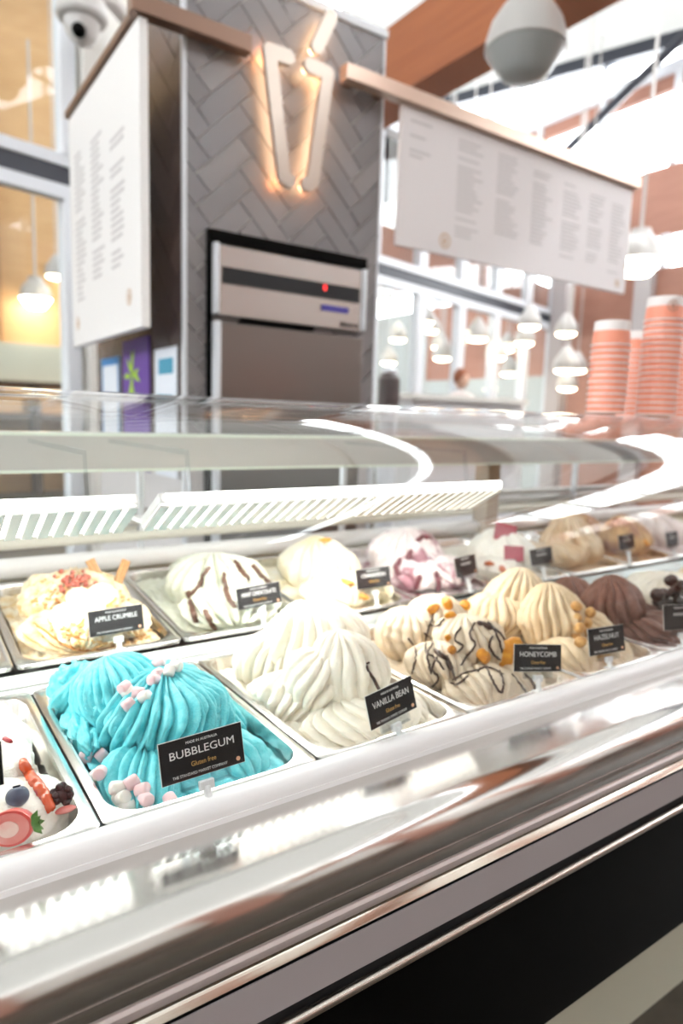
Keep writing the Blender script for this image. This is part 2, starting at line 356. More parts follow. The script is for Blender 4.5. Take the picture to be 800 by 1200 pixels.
# ---- lit cup sign
sg = thing('cup_outline_sign', 'back-lit brass takeaway cup outline with a straw on the tiled column', 'sign', (1.44, 2.45, .93))
BRASS = mat('champagne_metal', (.50, .43, .37), .32, .75)
HALO = emis('warm_led', (1, .66, .38), 5)
def S(px, py): return atY(px, py, 2.44)
def bar(m, pts, r=.021, y=2.44, d=.022):
    P = [S(*p) for p in pts]
    for a, b in zip(P[:-1], P[1:]):
        a = Vector((a[0], y, a[2])); b = Vector((b[0], y, b[2])); t = (b-a).normalized(); n = Vector((-t.z, 0, t.x))
        n1 = 8; ring = []
        for k in range(n1+1): an = -PI/2+PI*k/n1; ring.append(b+t*math.cos(an)*r+n*math.sin(an)*r)
        for k in range(n1+1): an = PI/2+PI*k/n1; ring.append(a+t*math.cos(an)*r+n*math.sin(an)*r)
        m.poly([tuple(p-Vector((0, d/2, 0))) for p in ring], (0, d, 0))
    return m
shapes = [('outline_bar', [(315, 60), (337, 68)]), ('outline_bar', [(315, 60), (332, 208)]), ('outline_bar', [(332, 208), (338, 212)]), ('outline_bar', [(362, 78), (383, 87)]), ('outline_bar', [(383, 87), (365, 214)]), ('outline_bar', [(365, 214), (358, 217)]), ('straw', [(386, 22), (370, 56)])]
for i_, (nm, s_) in enumerate(shapes):
    o = build(nm, bar(MB(), s_, .027, 2.44-.0006*i_), BRASS, sg, smooth=.5); build('led_backlight', bar(MB(), s_, .015, 2.466, .008), HALO, o, smooth=0)
    q = S(*s_[-1]); build('stand_off', MB().tube([(q[0], 2.453, q[2]), (q[0], 2.505, q[2])], .004, 6), BRASS, o)

# ---- hanging menu boards
PRINT = mat('grey_print', (.60, .57, .57), .6); BOARD = mat('menu_board_white', (.78, .74, .745), .55); LOGO = mat('tan_print', (.62, .45, .32), .6)
LBOARD = mat('menu_board_left', (.86, .84, .83), .5)
def menu(name, label, org, ux, W_, Hh, th, cols, logos, parent_loc, bm_):
    t = thing(name, label, 'menu board', parent_loc)
    ux = Vector(ux); nz = Vector((0, 0, 1)); nn = ux.cross(nz)    # facing direction
    M = Matrix(((ux.x, -nn.x, 0, org[0]), (ux.y, -nn.y, 0, org[1]), (0, 0, 1, org[2]), (0, 0, 0, 1)))
    build('panel', MB().box((0, 0, 0), (W_, th, Hh), M), bm_, t, smooth=0)
    pr = MB(); hd = MB()
    for (u0, u1, z1, z0, ln) in cols:
        z = z1; k = 0
        while z > z0:
            if rnd.random() > .1:
                q = rnd.uniform(.55, 1.0); pr.box((u0, -.0015, z), (u0+(u1-u0)*q, .001, z+ln*.42), M)
            z -= ln; k += 1
    o = build('menu_print', pr, PRINT, t, smooth=0); o['kind'] = 'stuff'
    for (u, z, r) in logos:
        lg = MB()
        for k in range(20):
            a0, a1 = 2*PI*k/20, 2*PI*(k+1)/20
            lg.add([tuple(M @ Vector((u+r_*math.cos(a_), -.002, z+r_*math.sin(a_)))) for r_, a_ in ((r, a0), (r, a1), (r*.72, a1), (r*.72, a0))], [(0, 1, 2, 3)])
        lg.box((u-r*.3, -.002, z-r*.45), (u+r*.3, .001, z+r*.4), M)
        build('round_emblem', lg, LOGO, t, smooth=0)
    return t
cols = [(.05, .24, .52, .50, .022), (.05, .17, .46, .44, .022), (.05, .17, .40, .37, .022), (.34, .52, .51, .09, .019), (.60, .77, .51, .14, .019), (.86, 1.02, .49, .14, .019), (1.10, 1.26, .48, .10, .019), (1.32, 1.46, .47, .09, .019), (1.52, 1.65, .46, .08, .019)]
rm = menu('menu_board', 'long white menu board hanging right of the tiled column', (1.93, 2.43, .775), (1, 0, 0), 1.70, .575, .02, cols, [(.28, .06, .035), (1.62, .05, .022)], (1.93, 2.43, .775), BOARD)
build('hanging_rail', MB().box((1.62, 2.40, 1.355), (3.66, 2.455, 1.415)), mat('rail_champagne', (.62, .47, .38), .3, .7), rm, bevel=.003)
for bx in (1.66, 1.82): build('rail_bracket', MB().box((bx, 2.45, 1.37), (bx+.04, 2.51, 1.40)), BRONZE, rm)
cols = [(.10, .27, .82, .18, .026), (.38, .56, .80, .25, .026), (.66, .84, .72, .25, .026)]
lm_ = menu('menu_board', 'tall white menu board left of the tiled column seen edge on', (.80, 3.47, .31), (0, -1, 0), 1.02, 1.02, .03, cols, [(.88, .12, .03), (.10, .10, .03)], (.80, 2.95, .31), LBOARD)
build('hanging_rail', MB().box((.79, 2.485, 1.345), (.82, 3.50, 1.375)).box((.77, 2.43, 1.335), (1.215, 2.485, 1.395)), BRONZE, lm_, bevel=.003)
for bx in (1.0, 1.15): build('rail_bracket', MB().box((bx, 2.48, 1.35), (bx+.04, 2.51, 1.38)), BRONZE, lm_)
# ---- posters on the column side
def poster(label, y0, y1, z0, z1, base, blocks):
    t = thing('poster', label, 'poster', (.965, (y0+y1)/2, z0))
    build('sheet', MB().box((.965, y0, z0), (.970, y1, z1)), base, t, smooth=0)
    for nm, (a, b, c, d, mm) in blocks:
        yy0 = y0+(y1-y0)*a; yy1 = y0+(y1-y0)*b; zz0 = z0+(z1-z0)*c; zz1 = z0+(z1-z0)*d
        build(nm, MB().box((.9635, yy0, zz0), (.966, yy1, zz1)), mm, t, smooth=0)
    return t
PW = mat('poster_white', (.78, .82, .9), .6); PB = mat('poster_blue', (.03, .22, .55), .6); PP = mat('poster_purple', (.13, .04, .33), .6); PG = mat('poster_lime', (.42, .68, .03), .6); PT = mat('poster_teal', (.05, .33, .5), .6)
poster('white notice with a blue border left of the purple poster', 3.30, 3.60, -.25, .27, PW, [('blue_border', (0, 1, .93, 1, PB)), ('blue_border', (0, .06, 0, .93, PB)), ('blue_border', (.94, 1, 0, .93, PB))])
pp = poster('purple poster with a lime green leaf pattern', 2.87, 3.24, -.25, .33, PP, [])
lf = MB()
for k in range(9):
    a = k*.7; cy, cz = 3.10+.02*math.cos(k*2), .17+.02*math.sin(k*3)
    q = [(cy, cz), (cy+.05*math.cos(a-.25), cz+.06*math.sin(a-.25)), (cy+.10*math.cos(a), cz+.12*math.sin(a)), (cy+.05*math.cos(a+.25), cz+.06*math.sin(a+.25))]
    lf.poly([(.9620+.0001*k, y, z) for y, z in q], (.002, 0, 0))
build('leaf_print', lf, PG, pp, smooth=0)
poster('white notice with a small blue landscape picture right of the purple poster', 2.55, 2.80, -.25, .265, PW, [('picture_print', (.15, .8, .80, .92, PT))])
# ---- security camera
sc = thing('security_camera', 'white dome security camera on the white pier beside the window frame', 'camera', (1.42, 5.0, 2.42))
CW = mat('camera_white', (.62, .60, .58), .4)
build('mount_arm', MB().tube([(1.95, 5.5, 2.72), (1.45, 5.05, 2.78), (1.26, 4.95, 2.7)], .05, 10), CW, sc)
build('housing', MB().lathe([(.0, .16), (.09, .16), (.15, .10), (.165, .0), (.15, -.02), (.12, -.025)], (1.24, 4.95, 2.55), 20), CW, sc)
build('dome', MB().blob((1.24, 4.95, 2.52), (.115, .115, .14)), CW, sc)
build('lens', MB().blob((1.20, 4.87, 2.43), (.045, .045, .045)), BLACK, sc)
# ---- pendant lamps
LSH = mat('lamp_shell', (.50, .48, .46), .4, .2); LGR = mat('lamp_lens_grey', (.30, .31, .30), .25)
def pendant(label, p, r, ceil, group=None, glow=None, shell=LSH):
    t = thing('pendant_lamp', label, 'lamp', p, group)
    build('shade', MB().lathe([(r*a, r*b) for a, b in [(.0, 1.35), (.42, 1.35), (.47, 1.12), (.62, .98), (.86, .62), (.97, .25), (1.0, .02), (.97, 0)]], (p[0], p[1], p[2]), 24), shell, t)
    build('lens', MB().lathe([(r*a, r*b) for a, b in [(.97, 0), (.66, -.46), (.62, -.5), (.5, -.62), (.0, -.72)]], (p[0], p[1], p[2]), 24), glow or LGR, t)
    build('stem', MB().tube([(p[0], p[1], p[2]+r*1.34), (p[0], p[1], ceil)], .018, 8), shell, t)
    return t
q = ray(615, 60)/np.dot(ray(615, 60), F2)*3.9
pendant('large white dome pendant lamp unlit below the timber beam', q, .235, 2.65 if False else 5.5)
GLOW = emis('lamp_glow', (1, .93, .75), 14)
GLOWW = emis('lamp_glow_warm', (1, .86, .62), 10)
q = ray(748, 306)/np.dot(ray(748, 306), F2)*7.2
pendant('lit white dome pendant lamp hanging right of the long menu board', q, .24, 5.4, glow=GLOW)
q = ray(42, 350)/np.dot(ray(42, 350), F2)*10
pendant('lit dome pendant lamp seen through the window at the far left', q, .23, 5.2, glow=GLOW)
bok = [(66, 324, 9.6, 1), (82, 325, 10.2, 1), (452, 352, 11, 0), (466, 398, 11, 0), (455, 425, 11.5, 1), (498, 378, 10, 1), (506, 388, 12, 0), (515, 407, 12, 0), (518, 420, 12, 0), (559, 397, 13, 1), (593, 410, 11, 0), (596, 438, 12, 1), (614, 402, 13, 1), (620, 383, 12, 0), (663, 434, 12, 1), (676, 434, 13, 1), (664, 455, 12, 1), (663, 391, 13, 1), (581, 419, 13, 1), (545, 350, 11.5, 0), (520, 413, 13, 0)]
gl0 = None
for i, (x, y, Z, wm) in enumerate(bok):
    q = ray(x, y)/np.dot(ray(x, y), F2)*(Z+i*.23)
    if q[0] > 9.2: q = q*(9.3-(i % 5)*.55)/q[0]
    if gl0 is None:
        gl0 = thing('pendant_lamp', 'small lit lamp glowing far behind the window wall', 'lamp', q, 'lamps glowing beyond the window wall')
        build('shade', MB().lathe([(.03, .30), (.06, .26), (.15, .12), (.16, .02), (.15, .0)], (0, 0, 0), 16), LSH, gl0, local=True)
        build('bulb', MB().blob((0, 0, 0), (.14, .14, .05), nu=12, nv=8), GLOWW, gl0, local=True)
        build('stem', MB().tube([(0, 0, 0), (0, 0, 1)], .01, 6), LSH, gl0, local=True)
        g_ = gl0
    else: g_ = dup(gl0, q)
    for c_ in g_.children:
        if c_.name.startswith('stem'): c_.location.z = .29; c_.scale.z = (5.5+max(0, min(7.5, q[1]-4.9))*.1667)-q[2]-.29
    g_['label'] = 'small lit lamp glowing beyond the window wall, '+('seen left of the left menu board' if x < 100 else 'close to the tiled column' if x < 475 else 'in the cluster right of the tiled column' if x < 530 else 'under the middle of the long menu board' if x < 630 else 'between the window posts left of the cups')
# shelf of lit goods seen low through the left window, and cafe things at right
SHG = emis('shelf_glow', (.95, .55, .25), .35)
sh = thing('back_shelf', 'long lit shelf unit seen low through the far left window', 'shelf', (0, 10.8, -H))
SHD = mat('shelf_dark', (.10, .07, .05), .6)
build('shelf_board', MB().box((-3, 10.7, .36), (4, 11.2, .42)), SHD, sh, smooth=0)
build('shelf_board', MB().box((-3, 10.7, -.12), (4, 11.2, -.06)), SHD, sh, smooth=0)
build('shelf_back', MB().box((-3, 11.2, -H), (4, 11.25, .42)), PLY, sh, smooth=0)
for i in range(10):
    x = -2.6+.65*i
    build('shelf_divider', MB().box((x-.04, 10.7, -H), (x+.04, 11.2, .36)), SHD, sh, smooth=0)
    b = build('glowing_panel', MB().box((x+.12, 11.1, -.02), (x+.5, 11.15, .28)), SHG, sh, smooth=0)
b_ = bpy.data.materials['lamp_glow_warm']

# ================================================================== DISPLAY CASE
case = thing('gelato_display_case', 'long stainless steel gelato display case with curved glass front', 'display case', (1.0, .66, -H))
def case_prism(name, prof, m, x0=X0c, x1=X1c, **k): return build(name, MB().prism(prof, x0, x1), m, case, **k)
case_prism('kick_panel', [(.6675, -H), (.6675, -.80), (.70, -.80), (.70, -H)], mat('kick_cream', (.56, .55, .44), .45))
case_prism('kick_strip', [(.664, -.99), (.664, -.983), (.669, -.983), (.669, -.99)], mat('kick_seam', (.45, .44, .36), .5))
case_prism('front_panel', [(.54, -.869), (.54, -.618), (.70, -.618), (.70, -.869)], BLACK)
case_prism('shadow_gap', [(.538, -.635), (.538, -.60), (.70, -.60), (.70, -.635)], MATTB)
rod = MB(); rod.tube([(X0c, .531, -.6215), (X1c, .531, -.6215)], .0062, 14); build('bumper_rod', rod, mat('rod_metal', (.66, .60, .56), .22, 1.0), case)
case_prism('front_strip', [(.53, -.6), (.53, -.5535), (.60, -.5535), (.60, -.6)], STRIP, smooth=0)
case_prism('black_seal', [(.5315, -.5535), (.5315, -.5475), (.60, -.5475), (.60, -.5535)], BLACK, smooth=0)
case_prism('lower_moulding', [(.529, -.5475), (.5275, -.5455), (.529, -.5435), (.534, -.538), (.532, -.531), (.60, -.531), (.60, -.5475)], CHROME)
case_prism('mid_moulding', [(.5305, -.531), (.5285, -.527), (.5285, -.521), (.531, -.518), (.60, -.518), (.60, -.531)], mat('blush_strip', (.66, .58, .565), .35, .3))
case_prism('upper_moulding', [(.532, -.518), (.530, -.512), (.529, -.503), (.533, -.494), (.60, -.494), (.60, -.518)], STEEL)
# bullnose deck
prof = [(.6225, -.4365)]
cy, cz, r = .548, -.4695, .0345
for k in range(15):
    a = math.radians(92+ (250-92)*k/14); prof.append((cy+r*math.cos(a), cz+r*math.sin(a)))
prof += [(.56, -.505), (.6225, -.505)]
case_prism('front_deck', prof, DECK, smooth=.9)
case_prism('deck_seal', [(.622, -.437), (.622, -.430), (.6245, -.430), (.6245, -.437)], WHITEP, smooth=0)
case_prism('front_rail', [(.6235, -.432), (.623, -.424), (.6245, -.417), (.629, -.4125), (.635, -.411), (.645, -.411), (.6475, -.413), (.648, -.432)], WHITEP, smooth=.9)
# tub and dividers
case_prism('tub', [(.60, -.44), (.60, -.62), (1.66, -.62), (1.66, -.44), (1.64, -.44), (1.64, -.60), (.648, -.60), (.648, -.44)], TUB, smooth=0)
case_prism('pan_support', [(.648, -.45), (.648, -.424), (.655, -.424), (.655, -.45)], TUB, smooth=0)
case_prism('row_divider', [(1.056, -.46), (1.056, -.4235), (1.066, -.4165), (1.074, -.4165), (1.088, -.402), (1.092, -.402), (1.092, -.46)], mat('divider_steel', (.30, .32, .31), .35, .8), smooth=.5)
case_prism('rear_shelf', [(1.50, -.46), (1.50, -.385), (1.53, -.37), (1.66, -.365), (1.66, -.46)], mat('rear_shelf_cream', (.62, .58, .44), .4))
# rear rails
def rail(name, y, z, r_, m, x0=X0c, x1=X1c): mb = MB(); mb.tube([(x0, y, z), (x1, y, z)], r_, 12); return build(name, mb, m, case)
rail('rear_rail', 1.55, -.335, .023, WHITEP); rail('rear_rail', 1.60, -.292, .012, CREAM); rail('rear_rail', 1.62, -.262, .010, BEAMG)
case_prism('rear_sill', [(1.58, -.365), (1.58, -.352), (1.65, -.352), (1.65, -.365)], mat('sill_tan', (.42, .36, .25), .5), smooth=0)
case_prism('rear_track', [(1.63, -.285), (1.63, -.272), (1.66, -.272), (1.66, -.285)], CREAM, smooth=0)
case_prism('rear_track', [(1.63, -.25), (1.63, -.232), (1.66, -.232), (1.66, -.25)], BEAMG, smooth=0)
# rear posts, canopy
case_prism('canopy_beam', [(1.40, -.115), (1.40, -.045), (1.50, -.045), (1.50, -.115)], BEAMG, smooth=0)
case_prism('canopy_trim', [(1.397, -.119), (1.397, -.113), (1.50, -.113), (1.50, -.119)], EDGE, smooth=0)
case_prism('canopy_trim', [(1.397, -.047), (1.397, -.041), (1.50, -.041), (1.50, -.047)], EDGE, smooth=0)
for x in (-1.25, -.1, .52, 1.12, 2.2):
    build('rear_post', MB().box((x-.006, 1.61, -.37), (x+.006, 1.63, -.045)), ALU, case, smooth=0)
build('centre_post', MB().box((1.60, 1.50, -.38), (1.655, 1.56, -.045)), mat('post_taupe', (.45, .36, .28), .4), case, bevel=.003)
for ex in (3.26, X0c): build('end_post', MB().box((ex, 1.45, -H), (ex+.04, 1.52, .03)), ALU, case, smooth=0)
build('rear_cladding', MB().box((X0c, 1.66, -H), (X1c, 1.68, -.37)), BEAMG, case, smooth=0)
for ex in (X0c-.02, X1c): build('side_wall', MB().box((ex, .64, -H), (ex+.02, 1.68, -.41)), WHITEP, case, smooth=0)
# curved glass
gp = [(.6395, -.412), (.641, -.36), (.646, -.30), (.656, -.24), (.672, -.18), (.695, -.125), (.727, -.078), (.768, -.042), (.82, -.012), (.885, .012), (.96, .0255), (1.05, .0325), (1.18, .0355), (1.32, .0362), (1.52, .0365)]
def smooth_curve(p, n):
    P = np.array(p); t = np.r_[0, np.cumsum(np.hypot(*np.diff(P, axis=0).T))]; out = []
    m_ = np.gradient(P, t, axis=0)
    for s in np.linspace(0, t[-1], n):
        i = min(np.searchsorted(t, s, 'right')-1, len(t)-2); h = t[i+1]-t[i]; u = (s-t[i])/h
        out.append(P[i]*(2*u**3-3*u*u+1)+m_[i]*h*(u**3-2*u*u+u)+P[i+1]*(-2*u**3+3*u*u)+m_[i+1]*h*(u**3-u*u))
    return np.array(out)
G = smooth_curve(gp, 70); T = np.gradient(G, axis=0); T /= np.linalg.norm(T, axis=1)[:, None]; Nn = np.stack([T[:, 1], -T[:, 0]], 1)
inner = G+Nn*.006
for (a, b) in ((X0c, 1.605), (1.609, X1c)):
    mb = MB(); pr = [tuple(p) for p in G]+[tuple(p) for p in inner[::-1]]
    mb.prism(pr, a, b); mb.f = mb.f[:-2]
    build('curved_glass', mb, GLASS, case, smooth=.9)
case_prism('glass_rear_strip', [(1.515, .026), (1.515, .030), (1.53, .037), (1.545, .037), (1.545, .026)], ALU, smooth=0)
for x in (-1.25, 3.25):
    build('glass_hanger', MB().box((x-.01, 1.45, -.045), (x+.01, 1.47, .027)), ALU, case)
# lamp housing with louvres
mat('louvre_white', (.58, .58, .56), .5)
LEDM = emis('case_led', (1, .99, .95), 3.2); FILLM = emis('case_fill_glow', (1, .98, .93), 21.0)  # second material is for the added fill strip
LB = Vector((0, .924, -.131)); LA = Vector((0, 1.003, -.1775)); LU = (LA-LB); LL = LU.length; LU.normalize(); LNn = Vector((0, LU.z, -LU.y))   # panel slants down and back; LNn faces down and forward
def lamp_unit(x0, x1):
    def LM(m, xa, xb, u0, u1, n0, n1):
        M = Matrix(((1, 0, 0, 0), (0, LU.y, LNn.y, LB.y), (0, LU.z, LNn.z, LB.z), (0, 0, 0, 1))); m.box((xa, u0, n0), (xb, u1, n1), M); return m
    o = build('light_housing', LM(MB(), x0, x1, -.004, LL+.003, -.022, -.006), WHITEP, case, bevel=.002)
    build('diffuser', LM(MB(), x0+.004, x1-.004, 0, LL, -.006, -.004), LEDM, o, smooth=0)
    build('tube_light', MB().tube([(x0+.01, LB.y+.002, LB.z+.013), (x1-.01, LB.y+.002, LB.z+.013)], .007, 12), LEDM, o)
    build('fill_strip_holder', MB().box((x0, 1.012, -.1665), (x1, 1.062, -.160)), WHITEP, o, smooth=0)
    build('added_fill_strip', MB().box((x0+.01, 1.016, -.1690), (x1-.01, 1.058, -.1665)), FILLM, o, smooth=0)  # added glow hidden behind the louvre panel, brightens the pans
    n = int((x1-x0)/.0207); me = None
    L0 = root_loc(o); base = Vector((-L0.x, -L0.y, -L0.z))
    for i in range(n):
        x = x0+.008+i*(x1-x0-.016)/(n-1)
        if me is None:
            p = build('louvre', LM(MB(), -.0068, .0068, 0, LL, -.004, 0), bpy.data.materials.get('louvre_white'), o, smooth=0, local=True); p.data.transform(Matrix.Translation((0, 0, H))); me = p
        else:
            p = bpy.data.objects.new('louvre', me.data); C.objects.link(p); p.parent = o
        p.location = base+Vector((x, 0, 0))
    for xx in (x0+.06, x1-.06):
        build('hanger', MB().poly([(xx, .96, -.14), (xx, .97, -.14), (xx, .985, -.06), (xx, 1.40, -.06), (xx, 1.40, -.052), (xx, .975, -.052)], (.003, 0, 0)), CLEARP, o, smooth=0)
for a, b in ((-1.2, -.46), (-.43, .295), (.325, 1.03)):
    lamp_unit(a, b)
# ================================================================== PANS
FB = [.168+.26*k for k in range(-2, 8)]       # front row divisions
BB = [.155+.27*k for k in range(-2, 10)]      # back row divisions
def rr(x0, x1, y0, y1, r, n=6):
    out = []
    for cx, cy, a0 in ((x1-r, y1-r, 0), (x0+r, y1-r, 90), (x0+r, y0+r, 180), (x1-r, y0+r, 270)):
        for k in range(n+1): a = math.radians(a0+90*k/n); out.append((cx+r*math.cos(a), cy+r*math.sin(a)))
    return out
def pan_mesh(w_, d_, dep=.12):
    loops = [(rr(0, w_, 0, d_, .012), -.006), (rr(0, w_, 0, d_, .012), 0), (rr(.002, w_-.002, .002, d_-.002, .012), .0015), (rr(.012, w_-.012, .012, d_-.012, .040), .0005), (rr(.0145, w_-.0145, .0145, d_-.0145, .038), -.004),
             (rr(.024, w_-.024, .024, d_-.024, .034), -dep+.012), (rr(.034, w_-.034, .034, d_-.034, .026), -dep), (rr(.036, w_-.036, .036, d_-.036, .026), -dep-.0015), (rr(.0125, w_-.0125, .0125, d_-.0125, .039), -.005)]
    m = MB(); n = len(loops[0][0])
    for P, z in loops: m.v += [(x, y, z) for x, y in P]
    L_ = len(loops)
    for i in range(6):
        for k in range(n): m.f.append((i*n+k, i*n+(k+1) % n, (i+1)*n+(k+1) % n, (i+1)*n+k))
    m.f.append(tuple(6*n+k for k in range(n)))
    for k in range(n): m.f.append((7*n+k, 7*n+(k+1) % n, 8*n+(k+1) % n, 8*n+k))
    for k in range(n): m.f.append((8*n+k, 8*n+(k+1) % n, (k+1) % n, k))
    m.f.append(tuple(7*n+k for k in range(n-1, -1, -1)))
    return m
flav_f = {-2: None, -1: 'the strawberry and blueberry gelato', 0: 'the turquoise bubblegum gelato', 1: 'the vanilla bean gelato', 2: 'the honeycomb gelato', 3: 'the hazelnut gelato', 4: 'the chocolate gelato', 5: 'the plain gelato right of the chocolate', 6: 'the last pale gelato at the front right'}
flav_b = {-1: 'the white gelato left of the apple crumble', 0: 'the apple crumble gelato', 1: 'the mint chocolate gelato', 2: 'the yellow gelato right of mint chocolate', 3: 'the berry ripple gelato', 4: 'the white gelato with raspberry squares', 5: 'the caramel gelato', 6: 'the brown and orange topped gelato', 7: 'the last pale gelato in the back row'}
FRONTZ = -.4165; BZ0, BZ1 = -.391, -.352; BT = math.atan2(BZ1-BZ0, .40)
pf = pb = None
for k in range(-1, 7):
    loc = (FB[k+2]+.0015, .6505, FRONTZ)
    if pf is None:
        pf = build('gelato_pan', pan_mesh(.257, .402), PANST, None, smooth=.7, local=True); o = pf
    else: o = dup(pf)
    o.location = (loc[0], loc[1], loc[2]+H); tag(o, 'stainless steel pan in the front row holding '+flav_f[k], 'pan', 'front row gelato pans')
for k in range(-1, 8):
    loc = (BB[k+2]+.0015, 1.093, BZ0)
    if pb is None:
        pb = build('gelato_pan', pan_mesh(.267, .402, .10), PANST, None, smooth=.7, local=True); o = pb
    else: o = dup(pb)
    o.location = (loc[0], loc[1], loc[2]+H); o.rotation_euler = (BT, 0, 0); tag(o, 'stainless steel pan in the back row holding '+flav_b[k], 'pan', 'back row gelato pans')
def bz(y): return BZ0+(y-1.093)*(BZ1-BZ0)/.40

# ================================================================== GELATO
def gel_mat(name, col, rough=.42, sss=.12, c2=None, sc=90, con=.4, bump=.7, bs=300):
    return mat(name, col, rough, 0, noise=((c2 or col), sc, con, (1, 1, 1)), bump=bump, bscale=bs, sss=sss, sssc=(.006, .005, .004))
def nz3(P, f, seed):
    r = np.random.RandomState(seed); out = 0
    for i in range(5):
        k = r.randn(3)*f*(1+.45*i); out = out + np.sin(P @ k + r.rand()*6.28)/(1+.4*i)
    return out/3
def lobe(c, rad, pole, n=20, amp=.12, twist=0.0, seed=0, nu=0, nv=50, rough=.02, pinch=.0, sharp=.55, squash=None):
    r = np.random.RandomState(seed); nu = nu or max(200, n*11)
    z = Vector(pole).normalized(); x = z.cross(Vector((.3, -1, .1))).normalized(); y = z.cross(x)
    R_ = np.array([[x.x, y.x, z.x], [x.y, y.y, z.y], [x.z, y.z, z.z]])
    th = np.linspace(0.0, PI, nv)[:, None]; ph = np.linspace(0, 2*PI, nu, endpoint=False)[None, :]
    d = np.stack([np.sin(th)*np.cos(ph), np.sin(th)*np.sin(ph), np.cos(th)*np.ones_like(ph)], -1)
    phase = n*ph + .9*np.sin(2*ph+r.rand()*6) + .6*np.sin(5*ph+r.rand()*6) + n*twist*th + .35*np.sin(3*th+2*ph+r.rand()*6) + n*.05*np.sin(3.6*th+r.rand()*6)
    g = np.abs(np.sin(phase/2))**sharp
    lay = np.sin(phase*.19+.6+1.3*th)
    step = ((phase*.5/PI*.37) % 1.0)                                   # every third fold overlaps its neighbour
    env = np.clip(np.sin(th), 0, 1)**.8*np.ones_like(ph)
    D = d @ R_.T
    disp = 1 + amp*(1.5*(g-.72)+.22*lay+.5*(step-.5))*env + rough*nz3(D, 7.0, seed+1) + rough*.5*nz3(D, 19.0, seed+2) + .085*nz3(D, 2.3, seed+3)
    if pinch: disp = disp + 2.2*pinch*np.exp(-(th/.5)**1.6)*np.ones_like(ph)
    P = D*disp[..., None]*np.array(rad) + np.array(c)
    F = []
    idx = np.arange(nv*nu).reshape(nv, nu); nx = np.roll(idx, -1, 1)
    q = np.stack([idx[:-1], idx[1:], nx[1:], nx[:-1]], -1).reshape(-1, 4)
    return P.reshape(-1, 3), q
def fill(x0, x1, y0, y1, zf, lvl, seed, amp=.006, nx=70, ny=90):
    xs = np.linspace(x0, x1, nx); ys = np.linspace(y0, y1, ny); X, Y = np.meshgrid(xs, ys)
    P2 = np.stack([X, Y, 0*X], -1)
    z = zf(Y)+lvl+amp*nz3(P2, 38, seed)+.4*amp*nz3(P2, 110, seed+1)+amp*.9*np.abs(np.sin((X*1.0+Y*.4+.02*np.sin(Y*30))*170))**.6
    P = np.stack([X, Y, z], -1)
    # rounded corners: pull corner points in
    cxm, cym = (x0+x1)/2, (y0+y1)/2; hx, hy = (x1-x0)/2, (y1-y0)/2; rc = .028
    dx = np.abs(X-cxm)-(hx-rc); dy = np.abs(Y-cym)-(hy-rc); m = (dx > 0) & (dy > 0); dd = np.hypot(dx, dy); s = np.where(m & (dd > rc), rc/np.maximum(dd, 1e-6), 1)
    P[..., 0] = np.where(m, cxm+np.sign(X-cxm)*((hx-rc)+dx*s), X); P[..., 1] = np.where(m, cym+np.sign(Y-cym)*((hy-rc)+dy*s), Y)
    idx = np.arange(nx*ny).reshape(ny, nx); q = np.stack([idx[:-1, :-1], idx[:-1, 1:], idx[1:, 1:], idx[1:, :-1]], -1).reshape(-1, 4)
    return P.reshape(-1, 3), q
BV = {}
def gelato(key, label, k, back, lobes, m, lvl=-.022, famp=.006, seed=1):
    if back: x0, x1, y0, y1, zf = BB[k+2]+.024, BB[k+3]-.024, 1.118, 1.470, bz
    else: x0, x1, y0, y1, zf = FB[k+2]+.024, FB[k+3]-.024, .676, 1.028, (lambda y: FRONTZ+0*y)
    P, q = fill(x0, x1, y0, y1, zf, lvl, seed, famp); Vs = [P]; Qs = [q]; n = len(P)
    for i, L_ in enumerate(lobes):
        P, q = lobe(seed=seed*13+i, **L_)
        zr = zf(P[:, 1]); over = P[:, 2] < zr+.004        # below the rim the scoop stays inside the pan
        P[:, 0] = np.where(over, np.clip(P[:, 0], x0-.004, x1+.004), P[:, 0]); P[:, 1] = np.where(over, np.clip(P[:, 1], y0-.004, y1+.004), P[:, 1])
        P[:, 2] = np.maximum(P[:, 2], zr-.085)
        Vs.append(P); Qs.append(q+n); n += len(P)
    V = np.vstack(Vs); Q = np.vstack(Qs)
    loc = Vector(((x0+x1)/2, (y0+y1)/2, zf((y0+y1)/2)-.085+H))
    Vl = V+np.array([0, 0, H])-np.array(loc)
    me = bpy.data.meshes.new('gelato'); me.vertices.add(len(V)); me.vertices.foreach_set('co', Vl.astype(np.float32).ravel())
    me.loops.add(len(Q)*4); me.loops.foreach_set('vertex_index', Q.astype(np.int32).ravel()); me.polygons.add(len(Q)); me.polygons.foreach_set('loop_start', np.arange(0, len(Q)*4, 4, dtype=np.int32)); me.polygons.foreach_set('loop_total', np.full(len(Q), 4, dtype=np.int32))
    me.update(calc_edges=True); me.materials.append(m); me.shade_smooth()
    o = bpy.data.objects.new('gelato', me); C.objects.link(o); o.location = loc; tag(o, label, 'gelato')
    BV[key] = BVHTree.FromPolygons([tuple(v) for v in V], [tuple(int(i) for i in t) for t in Q])
    return o
def hit(key, px, py):      # the point of a gelato's surface that the eye sees there
    d = Vector(ray(px, py)).normalized(); h = BV[key].ray_cast(Vector((0, 0, 0)), d, 6)
    return (h[0], h[1]) if h[0] is not None else (None, None)
def L(c, rad, pole, **k): return dict(c=tuple(c), rad=rad, pole=pole, **k)

